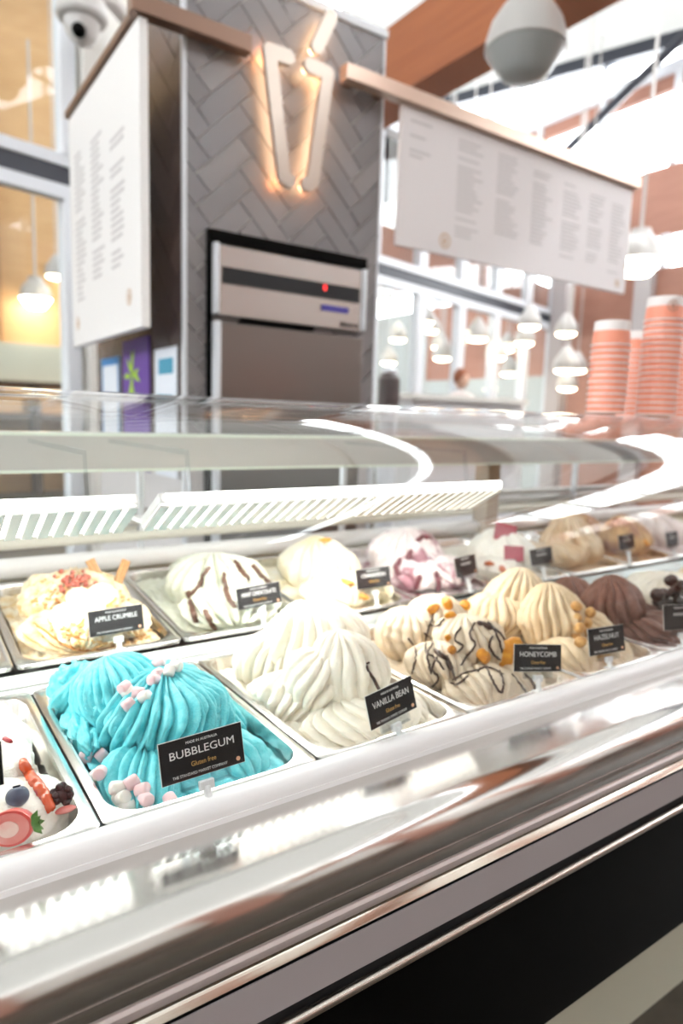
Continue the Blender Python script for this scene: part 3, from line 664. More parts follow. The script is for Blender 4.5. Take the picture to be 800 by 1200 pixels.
G_BLUE = gel_mat('bubblegum_gelato', (.09, .58, .66), .38, .10, (.20, .71, .77))
G_VAN = gel_mat('vanilla_gelato', (.92, .85, .72), .4, .10, (.95, .90, .80))
G_HON = gel_mat('honeycomb_gelato', (.70, .58, .43), .42, .10, (.78, .67, .53))
G_HAZ = gel_mat('hazelnut_gelato', (.75, .58, .37), .42, .10, (.83, .68, .48))
G_CHO = gel_mat('chocolate_gelato', (.17, .075, .05), .33, .10, (.26, .13, .10))
G_WHI = gel_mat('yoghurt_gelato', (.86, .83, .74), .35, .10, (.9, .88, .82))
G_APP = gel_mat('apple_gelato', (.74, .52, .24), .45, .10, (.90, .84, .68), 40, .3)
G_MIN = gel_mat('mint_gelato', (.66, .68, .54), .42, .10, (.82, .84, .76))
G_YEL = gel_mat('yellow_gelato', (.88, .78, .52), .42, .10, (.92, .88, .76), 14, .3)
G_BER = gel_mat('berry_gelato', (.87, .79, .79), .42, .10, (.34, .15, .19), 15, .16)
for n_ in G_BER.node_tree.nodes:
    if n_.type == 'VALTORGB': n_.color_ramp.elements[0].position = .53; n_.color_ramp.elements[1].position = .63

G_CAR = gel_mat('caramel_gelato', (.72, .52, .32), .42, .10, (.82, .68, .5), 18, .3)
G_BRO = gel_mat('brown_orange_gelato', (.40, .22, .15), .42, .10, (.78, .55, .3), 16, .25)

gelato('blue', 'turquoise bubblegum gelato in deep ridged folds with marshmallows', 0, False, [
    L((.300, .860, -.405), (.088, .105, .060), (.10, .05, 1), n=34, amp=.17, twist=.12),
    L((.262, .90, -.385), (.062, .070, .052), (-.2, .5, 1), n=26, amp=.15, twist=-.1),
    L((.300, .835, -.392), (.075, .085, .042), (.12, .35, 1), n=30, amp=.2, twist=.05, sharp=.45),
    L((.222, .975, -.405), (.040, .045, .045), (0, 0, 1), n=9, amp=.22, twist=.8, rough=.12),
    L((.200, .885, -.425), (.024, .062, .024), (0, 1, .5), n=9, amp=.2, twist=.6, rough=.10),
    L((.235, .745, -.435), (.046, .062, .034), (.5, .8, .7), n=22, amp=.2),
    L((.290, .730, -.445), (.058, .050, .030), (0, .9, .6), n=16, amp=.16),
    L((.356, .745, -.440), (.044, .058, .034), (-.2, .9, .5), n=14, amp=.15),
    L((.372, .83, -.425), (.034, .060, .028), (-.6, .5, .8), n=14, amp=.14)], G_BLUE, seed=3)
gelato('van', 'white vanilla bean gelato piled in two smooth ridged scoops', 1, False, [
    L((.600, .935, -.375), (.090, .085, .068), (-.15, .1, 1), n=20, amp=.13, twist=.12),
    L((.548, .960, -.405), (.080, .060, .055), (.4, -.2, 1), n=22, amp=.14, twist=-.15),
    L((.568, .80, -.380), (.060, .066, .060), (-.15, .1, 1), n=15, amp=.13, twist=.10, sharp=.4, pinch=.05),
    L((.522, .815, -.392), (.046, .058, .050), (.45, .0, 1), n=16, amp=.16, twist=.16, sharp=.45),
    L((.560, .735, -.430), (.088, .062, .036), (-.2, .9, .6), n=22, amp=.14),
    L((.500, .850, -.425), (.058, .072, .036), (.5, .4, .9), n=20, amp=.15, twist=.2),
    L((.633, .755, -.435), (.042, .060, .028), (-.3, .9, .5), n=14, amp=.18)], G_VAN, seed=5)
gelato('hon', 'honeycomb gelato scoops streaked with dark chocolate sauce', 2, False, [
    L((.872, .930, -.370), (.055, .060, .040), (0, .2, 1), n=16, amp=.13),
    L((.800, .930, -.395), (.055, .062, .052), (0, .2, 1), n=16, amp=.14),
    L((.832, .805, -.378), (.060, .064, .048), (0, .2, 1), n=18, amp=.12),
    L((.760, .800, -.405), (.052, .060, .038), (.3, .5, .9), n=18, amp=.14),
    L((.790, .727, -.430), (.076, .050, .040), (.1, .9, .5), n=22, amp=.13, twist=.05),
    L((.876, .735, -.430), (.044, .052, .034), (-.1, .8, .6), n=14, amp=.14)], G_HON, seed=7)
gelato('haz', 'pale hazelnut gelato folded into pointed peaks with hazelnuts', 3, False, [
    L((1.115, .945, -.385), (.080, .075, .055), (.1, .0, 1), n=20, amp=.15, twist=.15, pinch=.22),
    L((1.045, .935, -.395), (.070, .068, .044), (.3, .1, 1), n=18, amp=.16, twist=-.1),
    L((1.095, .83, -.385), (.066, .068, .056), (.1, .3, 1), n=20, amp=.17, twist=.05, pinch=.15),
    L((1.150, .80, -.400), (.044, .060, .036), (-.4, .4, 1), n=12, amp=.13),
    L((1.015, .740, -.425), (.056, .055, .040), (.1, .8, .6), n=16, amp=.14),
    L((1.125, .735, -.430), (.062, .048, .036), (-.2, .9, .5), n=18, amp=.14)], G_HAZ, seed=9)
gelato('cho', 'dark chocolate gelato in thick brown folds', 4, False, [
    L((1.300, .835, -.385), (.060, .062, .056), (0, .2, 1), n=14, amp=.17, pinch=.1),
    L((1.345, .76, -.425), (.085, .055, .038), (-.3, .8, .6), n=16, amp=.16),
    L((1.285, .93, -.395), (.055, .060, .045), (.1, .2, 1), n=13, amp=.16, pinch=.15),
    L((1.395, .87, -.42), (.05, .10, .035), (0, .2, 1), n=14, amp=.15)], G_CHO, seed=11)
gelato('straw', 'white gelato folds with strawberry sauce at the front left', -1, False, [
    L((.060, .860, -.410), (.085, .11, .042), (.0, .5, .9), n=6, amp=.10, twist=.3, rough=.05, sharp=.8),
    L((.070, .745, -.430), (.085, .062, .036), (.2, .7, .8), n=5, amp=.1, twist=.2, rough=.05, sharp=.8),
    L((.000, .800, -.395), (.060, .075, .048), (.2, .3, 1), n=6, amp=.1, rough=.05, sharp=.8)], G_WHI, seed=13, lvl=-.034)
gelato('f5', 'plain pale gelato beyond the chocolate in the front row', 5, False, [L((1.6, .86, -.40), (.08, .12, .05), (0, .2, 1), n=22, amp=.14)], G_VAN, seed=15)
gelato('f6', 'plain pale gelato last in the front row', 6, False, [L((1.86, .86, -.40), (.08, .12, .05), (0, .2, 1), n=22, amp=.14)], G_HAZ, seed=16)
gelato('app', 'golden apple crumble gelato with apple slices and cinnamon sticks', 0, True, [
    L((.290, 1.30, -.352), (.092, .10, .055), (.1, .1, 1), n=26, amp=.16, twist=.2, rough=.05),
    L((.270, 1.19, -.375), (.085, .07, .036), (.1, .9, .6), n=22, amp=.16, rough=.05),
    L((.355, 1.24, -.375), (.045, .10, .03), (-.2, .7, .8), n=16, amp=.16, rough=.05)], G_APP, seed=17)
gelato('min', 'pale mint gelato with chocolate ribbons in a ridged mound', 1, True, [
    L((.575, 1.30, -.352), (.092, .105, .060), (0, .1, 1), n=17, amp=.32, twist=.08, sharp=.5),
    L((.555, 1.19, -.372), (.088, .075, .040), (.1, .8, .7), n=18, amp=.32, sharp=.5)], G_MIN, seed=19)
gelato('yel', 'yellow and cream gelato with orange peel right of mint chocolate', 2, True, [
    L((.850, 1.32, -.350), (.088, .10, .062), (0, .1, 1), n=16, amp=.16, pinch=.1),
    L((.815, 1.19, -.372), (.085, .07, .040), (.1, .9, .6), n=18, amp=.16),
    L((.905, 1.20, -.375), (.045, .07, .034), (-.1, .9, .6), n=14, amp=.16)], G_YEL, seed=21)
gelato('ber', 'pink berry ripple gelato with dark red streaks', 3, True, [
    L((1.110, 1.31, -.345), (.090, .10, .072), (0, .1, 1), n=16, amp=.16, twist=.1),
    L((1.130, 1.19, -.365), (.075, .065, .040), (.1, .9, .6), n=12, amp=.18),
    L((1.040, 1.23, -.37), (.055, .08, .040), (.1, .5, .9), n=12, amp=.16)], G_BER, seed=23)
gelato('ras', 'white gelato topped with raspberry coloured squares', 4, True, [
    L((1.395, 1.25, -.350), (.080, .10, .062), (0, .1, 1), n=6, amp=.12, rough=.04, sharp=.8),
    L((1.330, 1.20, -.372), (.060, .07, .030), (.1, .5, .9), n=6, amp=.12, rough=.04, sharp=.8)], G_WHI, seed=25)
gelato('car', 'caramel toffee gelato rising to a pointed peak', 5, True, [
    L((1.700, 1.25, -.355), (.066, .09, .056), (0, .1, 1), n=12, amp=.26, pinch=.34, rough=.07),
    L((1.600, 1.22, -.368), (.075, .08, .035), (.1, .5, .9), n=14, amp=.18, rough=.05)], G_CAR, seed=27)
gelato('bro', 'brown and orange topped gelato near the right end of the back row', 6, True, [
    L((1.950, 1.24, -.350), (.065, .085, .058), (0, .1, 1), n=12, amp=.18, pinch=.12),
    L((1.900, 1.38, -.335), (.09, .07, .05), (0, .1, 1), n=12, amp=.16)], G_BRO, seed=29)
gelato('b7', 'pale pink gelato last in the back row', 7, True, [L((2.18, 1.28, -.350), (.10, .12, .062), (0, .1, 1), n=16, amp=.14)], gel_mat('blush_gelato', (.84, .74, .72)), seed=31)
gelato('bm', 'white gelato left of the apple crumble in the back row', -1, True, [L((.02, 1.26, -.370), (.09, .13, .035), (0, .1, 1), n=16, amp=.14)], G_WHI, seed=33)

# ------------------------------------------------------------------ sauces
CHOC = mat('chocolate_sauce', (.045, .018, .010), .28, coat=.3)
def drizzle(key, paths, r, m, name, label, cat='sauce', group=None, lift=.3):
    tot = MB()
    for P in paths:
        # round the corners, resample, drop on the surface
        for _ in range(2):
            if len(P) > 2:
                Q_ = [P[0]]
                for a, b in zip(P[:-1], P[1:]): Q_ += [(a[0]*.75+b[0]*.25, a[1]*.75+b[1]*.25), (a[0]*.25+b[0]*.75, a[1]*.25+b[1]*.75)]
                P = Q_+[P[-1]]
        pts = []
        for a, b in zip(P[:-1], P[1:]):
            n = max(2, int(math.hypot(b[0]-a[0], b[1]-a[1])/2.2))
            for i in range(n):
                t = i/n; pts.append((a[0]+(b[0]-a[0])*t+rnd.uniform(-.7, .7), a[1]+(b[1]-a[1])*t+rnd.uniform(-.5, .5)))
        pts.append(P[-1]); seg = []
        for p in pts:
            h, nn = hit(key, *p)
            if h is None: continue
            q = h - Vector(ray(*p)).normalized()*r*lift
            if seg and (q-seg[-1]).length > .03:
                if len(seg) > 2: tot.tube(seg, [r*(.45+.55*math.sin(PI*min(1, (i+1)/len(seg)))**.4)*rnd.uniform(.9, 1.1) for i in range(len(seg))], 7)
                seg = []
            seg.append(q)
        if len(seg) > 2: tot.tube(seg, [r*(.45+.55*math.sin(PI*min(1, (i+1)/len(seg)))**.4)*rnd.uniform(.9, 1.1) for i in range(len(seg))], 7)
    if not tot.v: return None
    o = build(name, tot, m, None, smooth=1.2); lc = Vector(tuple(np.mean(np.array(tot.v), 0)))
    o.data.transform(Matrix.Translation(-(lc+Vector((0, 0, H))))); o.location = lc+Vector((0, 0, H))
    return tag(o, label, cat, group)
dz = [[(512, 712), (500, 740), (498, 762), (505, 790)], [(560, 728), (575, 733), (590, 745), (600, 765), (604, 780)], [(556, 730), (548, 745), (560, 755), (545, 770), (540, 780)], [(572, 728), (585, 748), (588, 765)],
      [(540, 735), (530, 750), (545, 757), (535, 765)], [(478, 748), (490, 765), (482, 790)], [(497, 742), (510, 752), (498, 765), (512, 772), (520, 785)], [(512, 770), (504, 785), (516, 795), (505, 806)],
      [(524, 768), (530, 785), (534, 798)], [(530, 797), (545, 788), (560, 785), (572, 780), (590, 790)], [(570, 782), (578, 800), (588, 815), (590, 798), (585, 785)], [(600, 790), (612, 805), (618, 815)],
      [(560, 700), (566, 715), (575, 725)], [(570, 702), (577, 718), (583, 728)], [(553, 704), (556, 722)], [(577, 745), (572, 757), (580, 770), (595, 778)], [(598, 752), (606, 768), (610, 785)], [(548, 792), (536, 803), (528, 800)],
      [(520, 725), (512, 735), (504, 732)], [(615, 790), (625, 800), (628, 812)]]
drizzle('hon', dz, .0021, CHOC, 'chocolate_sauce', 'thin dark chocolate sauce drizzled over the honeycomb gelato')
drizzle('hon', [[(560, 730), (572, 733), (582, 742)], [(575, 700), (566, 706), (560, 714), (553, 718)], [(510, 762), (522, 772), (530, 785)]], .0048, CHOC, 'chocolate_sauce', 'thick dark chocolate pools on top of the honeycomb gelato')
drizzle('min', [[(246, 665), (238, 675), (232, 690), (222, 697)], [(275, 657), (282, 668), (292, 680)], [(262, 672), (264, 690), (268, 702), (276, 712)], [(220, 693), (224, 710), (230, 730)], [(240, 715), (246, 728), (252, 738)], [(296, 662), (305, 674), (318, 684)], [(328, 690), (338, 702)]], .0058, mat('mint_ribbon', (.12, .06, .04), .35), 'chocolate_ribbon', 'chocolate ribbons running down the mint gelato')
BERS = mat('berry_sauce', (.16, .035, .05), .3)
drizzle('ber', [[(488, 634), (496, 628), (506, 632)], [(470, 655), (462, 665), (468, 674)], [(492, 675), (486, 690), (490, 700)], [(510, 670), (515, 682), (512, 694)], [(482, 645), (476, 655)], [(505, 625), (520, 634), (530, 640)]], .0070, BERS, 'berry_sauce', 'dark red berry sauce on the pink ripple gelato')
drizzle('app', [[(60, 712), (70, 730), (90, 748)], [(40, 730), (60, 745), (82, 760), (110, 765)], [(100, 762), (130, 760), (150, 757)], [(65, 700), (75, 715)], [(72, 742), (100, 750)]], .0022, mat('caramel_sauce', (.50, .20, .04), .25), 'caramel_sauce', 'thin amber caramel lines on the apple crumble gelato')
drizzle('straw', [[(27, 892), (32, 905), (44, 920), (55, 935), (60, 950)]], .0065, mat('strawberry_sauce', (.65, .09, .02), .2, coat=.5), 'strawberry_sauce', 'bright orange red strawberry sauce between the white folds')
drizzle('straw', [[(5, 865), (14, 870)], [(42, 925), (52, 938)]], .003, mat('strawberry_sauce_dark', (.35, .03, .04), .2, coat=.5), 'strawberry_sauce', 'thin dark red sauce streaks on the white folds')

# ------------------------------------------------------------------ toppings
def rotz(a, b, c): return Matrix.Rotation(c, 4, 'Z') @ Matrix.Rotation(b, 4, 'Y') @ Matrix.Rotation(a, 4, 'X')
MMs = [mat('marshmallow_pink', (.86, .62, .65), .6, bump=.2, bscale=200, sss=.2), mat('marshmallow_white', (.87, .84, .80), .6, bump=.2, bscale=200, sss=.2)]
mproto = []
for m in MMs:
    r, h = .0075, .0075
    o = build('marshmallow', MB().lathe([(0, -h), (r*.8, -h), (r*.96, -h*.85), (r, -h*.5), (r*1.02, 0), (r, h*.5), (r*.96, h*.85), (r*.8, h), (0, h)], n=18), m, None, smooth=.9, local=True)
    mproto.append(o)
used_m = [False, False]
clusters = {
  'heap near the front left corner of the turquoise gelato': [(100, 893, 0), (118, 890, 0), (106, 905, 0), (122, 908, 0), (112, 915, 1)],
  'heap at the front edge of the turquoise gelato': [(160, 918, 0), (172, 927, 0), (140, 925, 1), (150, 934, 1), (166, 938, 0), (147, 945, 1), (138, 938, 1)],
  'front edge just left of the bubblegum card': [(194, 937, 0)],
  'left edge of the turquoise gelato': [(84, 872, 1), (75, 858, 1)],
  'middle of the turquoise ridges': [(148, 812, 1), (158, 813, 0), (166, 818, 1), (148, 826, 0), (145, 808, 0)],
  'top of the turquoise mound': [(190, 779, 0), (181, 790, 0), (177, 799, 0), (205, 785, 1), (200, 790, 1)]}
for nm, pts in clusters.items():
    for (x, y, k) in pts:
        h, nn = hit('blue', x, y)
        if h is None: continue
        loc = h+nn*.0055
        if not used_m[k]: o = mproto[k]; used_m[k] = True; o.location = (loc.x, loc.y, loc.z+H)
        else: o = dup(mproto[k], loc)
        o.rotation_euler = (rnd.uniform(.9, 2.0), rnd.uniform(-.5, .5), rnd.uniform(0, 3.1))
        tag(o, ('pink' if k == 0 else 'white')+' mini marshmallow on the '+nm, 'marshmallow', ('pink' if k == 0 else 'white')+' marshmallows on the '+nm)
# honeycomb pieces
HC = mat('honeycomb_candy', (.62, .20, .01), .35, noise=((.80, .38, .03), 120, .4, (1, 1, 1)), bump=.8, bscale=250)
HCD = mat('honeycomb_candy_dark', (.40, .13, .02), .35, noise=((.62, .28, .03), 120, .4, (1, 1, 1)), bump=.8, bscale=250)
def chunk(s, seed, flat=1):
    r_ = random.Random(seed); ks = [(r_.uniform(-3, 3), r_.uniform(-3, 3), r_.uniform(-3, 3), r_.uniform(0, 6)) for _ in range(4)]
    fn = lambda d: 1+sum(.14*math.sin(a*d.x+b*d.y+c*d.z+e) for a, b, c, e in ks)
    def f2(d):
        q = fn(d); m_ = max(abs(d.x), abs(d.y), abs(d.z)); return q*(.75+.25/m_)
    return MB().blob((0, 0, 0), (s, s*.8, s*.65*flat), nu=14, nv=9, fn=f2)
for i, (x, y, s, dk, lb) in enumerate([(524, 708, .013, 0, 'orange honeycomb piece at the top left of the honeycomb gelato'), (528, 722, .011, 0, 'orange honeycomb piece just below the topmost one'), (543, 711, .012, 0, 'honeycomb piece between the two tops of the honeycomb gelato'), (556, 716, .011, 0, 'honeycomb piece under the right top of the honeycomb gelato'),
        (508, 714, .011, 1, 'dark toffee piece at the upper left edge of the honeycomb gelato'), (525, 748, .007, 0, 'small amber honeycomb piece left of the round scoop'), (528, 763, .012, 1, 'brown amber honeycomb piece in the hollow of the scoops'),
        (590, 764, .024, 0, 'largest flat orange honeycomb slab on the round scoop'), (567, 768, .014, 0, 'broken honeycomb piece left of the orange slab'), (612, 750, .014, 1, 'dark chocolate coated piece at the right edge of the round scoop'), (576, 708, .016, 1, 'chocolate coated piece at the very top right'), (553, 703, .008, 0, 'small yellow piece on the very top right')]):
    h, nn = hit('hon', x, y)
    if h is None: continue
    o = build('honeycomb_piece', chunk(s, i), HCD if dk else HC, None, smooth=.5, local=True); p = h+nn*s*.25; o.location = (p.x, p.y, p.z+H); o.rotation_euler = (rnd.uniform(.3, 1.2), rnd.uniform(-.5, .5), rnd.uniform(0, 3)); tag(o, lb, 'honeycomb')
# hazelnuts
HZ = mat('hazelnut_skin', (.50, .22, .05), .4, noise=((.80, .50, .20), 90, .4, (1, 1, 1)), bump=.3, bscale=100)
hz0 = None
for i, (x, y, lb) in enumerate([(678, 697, 'topmost pair of the hazelnuts'), (687, 696, 'topmost pair of the hazelnuts')] + [(677+rnd.uniform(-1, 1), 712+11*j, 'left line of hazelnuts down the ridge') for j in range(5)] + [(687+rnd.uniform(-1, 1), 708+10.5*j, 'right line of hazelnuts down the ridge') for j in range(4)] + [(719, 721, 'right side of the peak alone'), (700, 767, 'front edge under the card'), (707, 774, 'front edge under the card')]):
    h, nn = hit('haz', x, y)
    if h is None: continue
    if hz0 is None: o = hz0 = build('hazelnut', MB().blob((0, 0, 0), (.0100, .0098, .0108), nu=14, nv=10, fn=lambda d: 1+.12*max(0, d.z)**6), HZ, None, smooth=1.2, local=True)
    else: o = dup(hz0)
    p = h+nn*.0075; o.location = (p.x, p.y, p.z+H); o.rotation_euler = (rnd.uniform(0, 3), rnd.uniform(0, 3), rnd.uniform(0, 3)); tag(o, 'roasted hazelnut on the hazelnut gelato, '+lb, 'hazelnut', 'hazelnuts, '+lb)
# dark cherries on the chocolate gelato
CH = mat('dark_cherry', (.012, .006, .007), .12, coat=.8); ch0 = None
for (x, y) in [(786, 680), (778, 696), (790, 694), (797, 686), (772, 706), (784, 708), (795, 704), (778, 716), (790, 718), (799, 714), (770, 697), (799, 698)]:
    d = ray(x, y); p = Vector(d*(.80+rnd.uniform(-.02, .02))/d[1])
    if ch0 is None: o = ch0 = build('cherry', MB().blob((0, 0, 0), (.0155, .0155, .0145), nu=16, nv=10, fn=lambda d: 1-.15*max(0, d.z)**8), CH, None, smooth=1.2, local=True)
    else: o = dup(ch0)
    o.location = (p.x, p.y, p.z+H); o.rotation_euler = (rnd.uniform(-1, 1), rnd.uniform(-1, 1), 0); tag(o, 'glossy black cherry in the heap on the chocolate gelato', 'cherry', 'black cherries heaped on the chocolate gelato')
# vanilla pod
def podobj(pts, r, name, label, key):
    seg = []
    for a, b in zip(pts[:-1], pts[1:]):
        for i in range(5): t = i/5; seg.append((a[0]+(b[0]-a[0])*t, a[1]+(b[1]-a[1])*t))
    seg.append(pts[-1]); S_ = []
    last = None
    for p in seg:
        h, nn = hit(key, *p)
        if h is None: continue
        S_.append(h-Vector(ray(*p)).normalized()*r*.5)
    rs = [r*(.7+.6*i/len(S_)) for i in range(len(S_))]
    mb = MB().tube(S_, rs, 8); c = Vector(tuple(np.mean(np.array(mb.v), 0))); o = build(name, mb, mat('vanilla_pod', (.055, .025, .018), .35), None)
    o.data.transform(Matrix.Translation(-(c+Vector((0, 0, H))))); o.location = c+Vector((0, 0, H)); tag(o, label, 'vanilla pod')
podobj([(433, 776), (429, 778), (431, 786), (438, 796), (446, 812)], .0022, 'vanilla_pod', 'dark split vanilla pod lying on the front vanilla scoop', 'van')
podobj([(468, 849), (467, 856), (471, 861)], .0022, 'vanilla_pod', 'short vanilla pod end below the vanilla bean card', 'van')
# strawberry half, blueberry, dark berry, chocolate piece at the front left
STR = mat('strawberry_skin', (.62, .03, .03), .3, noise=((.75, .10, .08), 60, .5, (1, 1, 1)), coat=.4); STF = mat('strawberry_flesh', (.72, .10, .09), .4, noise=((.85, .38, .34), 40, .5, (1, 1, 1)), bump=.4, bscale=120)
STW = mat('strawberry_core', (.86, .42, .38), .4, noise=((.9, .7, .62), 50, .4, (1, 1, 1)))
LEAF = mat('strawberry_leaf', (.08, .20, .03), .5)
p = Vector(atY(9, 972, .672)); t = thing('strawberry_half', 'halved strawberry showing its pink cut face at the front left', 'strawberry', p)
vr = Vector((R3[0], R3[1], R3[2])); vu = Vector(U3); vf = Vector(F2)
ax = (vr*.96+vu*.22).normalized(); up = (vu*.97-vr*.2).normalized(); fw_ = ax.cross(up).normalized()
if fw_.dot(vf) < 0: fw_ = -fw_
def berry_outline(n=26):
    out = []
    for k in range(n):
        a = 2*PI*k/n; rr_ = .0215*(1+.10*math.cos(a)); out.append((rr_*math.cos(a)*1.05, rr_*math.sin(a)*.80))
    return out
OL = berry_outline()
def ring(s, dep): return [tuple(p+ax*(x*s)+up*(y*s)+fw_*dep) for x, y in OL]
mb = MB(); R0 = [ring(1.0, 0.0), ring(1.0, .004), ring(.92, .010), ring(.72, .017), ring(.4, .0215), ring(.05, .023)]; n = len(OL)
for rg in R0: mb.v += rg
for i in range(len(R0)-1):
    for k in range(n): mb.f.append((i*n+k, i*n+(k+1) % n, (i+1)*n+(k+1) % n, (i+1)*n+k))
mb.f.append(tuple(range(5*n, 6*n))); mb.f.append(tuple(range(n-1, -1, -1))); build('skin', mb, STR, t)
mb = MB(); mb.v = ring(.86, -.0006)+ring(.86, .001); mb.f = [tuple(range(n)), tuple(range(2*n-1, n-1, -1))]+[(k, (k+1) % n, n+(k+1) % n, n+k) for k in range(n)]; build('cut_face', mb, STF, t, smooth=0)
mb = MB(); mb.v = ring(.45, -.0014)+ring(.45, .0); mb.f = [tuple(range(n)), tuple(range(2*n-1, n-1, -1))]+[(k, (k+1) % n, n+(k+1) % n, n+k) for k in range(n)]; build('core', mb, STW, t, smooth=0)
for k in range(5):
    a = -.9+.45*k; b = p+ax*.0235; tip = b+ax*.013*math.cos(a)+up*.015*math.sin(a)-fw_*.003*(k % 2); sd = (up*math.cos(a)-ax*math.sin(a))*.0035
    build('leaf', MB().poly([tuple(b-sd*.4), tuple((b+tip)/2-sd), tuple(tip), tuple((b+tip)/2+sd), tuple(b+sd*.4)], tuple(fw_*.0012)), LEAF, t, smooth=0)
BLU = mat('blueberry_skin', (.035, .045, .085), .4, noise=((.10, .13, .2), 40, .5, (1, 1, 1)))
h, nn = hit('straw', 18, 938); p = h+nn*.005 if h is not None else Vector(atY(18, 938, .70))
t = thing('blueberry', 'single blueberry beside the halved strawberry', 'blueberry', p)
Mx = Matrix.Rotation(-.5, 3, 'X'); build('berry', MB().blob(p, (.0115, .0115, .0105), fn=lambda d: 1-.22*max(0, d.z)**14, nu=22, nv=16, M=Mx), BLU, t, smooth=1.2)
build('calyx', MB().lathe([(.0022, .0082), (.0042, .0100), (.0036, .0108), (.0020, .0092)], p, 10, Mx), mat('calyx_dark', (.015, .02, .04), .5), t)
h, nn = hit('straw', 70, 935); p = h+nn*.004 if h is not None else Vector(atY(70, 935, .72))
DB = mat('dark_berry', (.05, .012, .015), .25, bump=.6, bscale=150); mb = MB(); r_ = random.Random(4)
for k in range(26):
    d = Vector((r_.gauss(0, 1), r_.gauss(0, 1), r_.gauss(0, 1))).normalized(); mb.blob(p+d*.0095, (.0042, .0042, .0042), nu=8, nv=6)
mb.blob(p, (.0085,)*3); o = build('blackberry', mb, DB, None); o.data.transform(Matrix.Translation(-(p+Vector((0, 0, H))))); o.location = p+Vector((0, 0, H)); tag(o, 'dark red blackberry on the right of the white folds', 'berry')
h, nn = hit('straw', 75, 950); 
if h is not None:
    o = build('strawberry_slice', MB().blob((0, 0, 0), (.011, .006, .003)), STF, None, local=True); o.location = h+nn*.002+Vector((0, 0, H)); tag(o, 'thin pink strawberry slice near the pan corner', 'strawberry')
# apple slices, cinnamon sticks, jam on the apple crumble
APP = mat('apple_flesh', (.90, .84, .62), .35); APS = mat('apple_skin', (.55, .55, .12), .4)
for i, (x, y, a, s, lb) in enumerate([(78, 722, .1, .028, 'round apple slice left of the apple crumble card'), (104, 712, -.4, .028, 'apple slice in the middle of the crumble behind the card'), (118, 697, -.8, .026, 'apple slice in front of the cinnamon sticks'), (92, 700, .5, .022, 'apple slice just below the red jam')]):
    h, nn = hit('app', x, y)
    if h is None: continue
    h = h-Vector(ray(x, y)).normalized()*.014
    c = h; t = thing('apple_slice', lb, 'apple slice', c)
    u = Vector((math.cos(.2+a*.3), -.45, .1)).normalized(); v = Vector((0, .25, 1)).normalized(); v = (v-u*v.dot(u)).normalized(); nrm = u.cross(v)
    out = [c+u*s*math.cos(q)*(1.0)+v*s*.8*math.sin(q)*(1 if math.sin(q) > 0 else .95) for q in [2*PI*k/20 for k in range(20)]]
    build('flesh', MB().poly([tuple(q-nrm*.003) for q in out], tuple(nrm*.006)), APP, t, bevel=.001)
    rim = MB().tube([tuple(q) for q in out[10:20]], .0028, 6); build('skin', rim, APS, t)
CIN = mat('cinnamon', (.48, .24, .09), .55, noise=((.62, .36, .16), 30, .5, (1, 1, 8)), bump=.4)
for (a, b, lb) in [((105, 656), (121, 688), 'left cinnamon stick leaning left over the apple crumble'), ((148, 657), (135, 690), 'right cinnamon stick leaning right over the apple crumble')]:
    A = Vector(atY(*a, 1.31)); B = Vector(atY(*b, 1.29)); t = (B-A).normalized(); mid = A; sd = t.cross(Vector((0, 1, 0))).normalized()
    o = thing('cinnamon_stick', lb, 'cinnamon stick', B)
    build('roll', MB().tube([A+sd*.004, B+t*.03+sd*.004], .0052, 10), CIN, o); build('roll', MB().tube([A-sd*.004, B+t*.03-sd*.004], .0052, 10), CIN, o)
JAM = mat('apple_jam', (.36, .055, .03), .2, coat=.5, noise=((.55, .16, .10), 70, .4, (1, 1, 1))); mb = MB(); r_ = random.Random(8)
for k in range(60):
    x, y = 88+r_.gauss(0, 9), 683+r_.gauss(0, 6)
    h, nn = hit('app', x, y)
    if h is None: h, nn = hit('app', 90, 690)
    if h is None: continue
    s = r_.uniform(.003, .006); mb.blob(h+nn*s*.5+Vector((0, 0, .003)), (s, s, s*.9), nu=8, nv=6)
if mb.v:
    c = Vector(tuple(np.mean(np.array(mb.v), 0))); o = build('red_jam', mb, JAM, None); o.data.transform(Matrix.Translation(-(c+Vector((0, 0, H))))); o.location = c+Vector((0, 0, H)); tag(o, 'lumpy red fruit jam on top of the apple crumble gelato', 'jam', None, 'stuff')
CRB = mat('crumble_gold', (.55, .27, .08), .6, noise=((.78, .52, .22), 90, .5, (1, 1, 1))); mb = MB(); r_ = random.Random(21)
for k in range(170):
    x, y = r_.choice([(58, 705), (70, 735), (62, 690), (110, 752), (140, 705), (90, 745), (160, 748)]); x += r_.gauss(0, 12); y += r_.gauss(0, 9)
    h, nn = hit('app', x, y)
    if h is None: continue
    s = r_.uniform(.0015, .0042); mb.blob(h+nn*s*.3, (s*1.2, s, s*.8), nu=6, nv=4)
c = Vector(tuple(np.mean(np.array(mb.v), 0))); o = build('crumble_crumbs', mb, CRB, None); o.data.transform(Matrix.Translation(-(c+Vector((0, 0, H))))); o.location = c+Vector((0, 0, H)); tag(o, 'golden crumble crumbs scattered over the apple crumble gelato', 'crumbs', None, 'stuff')
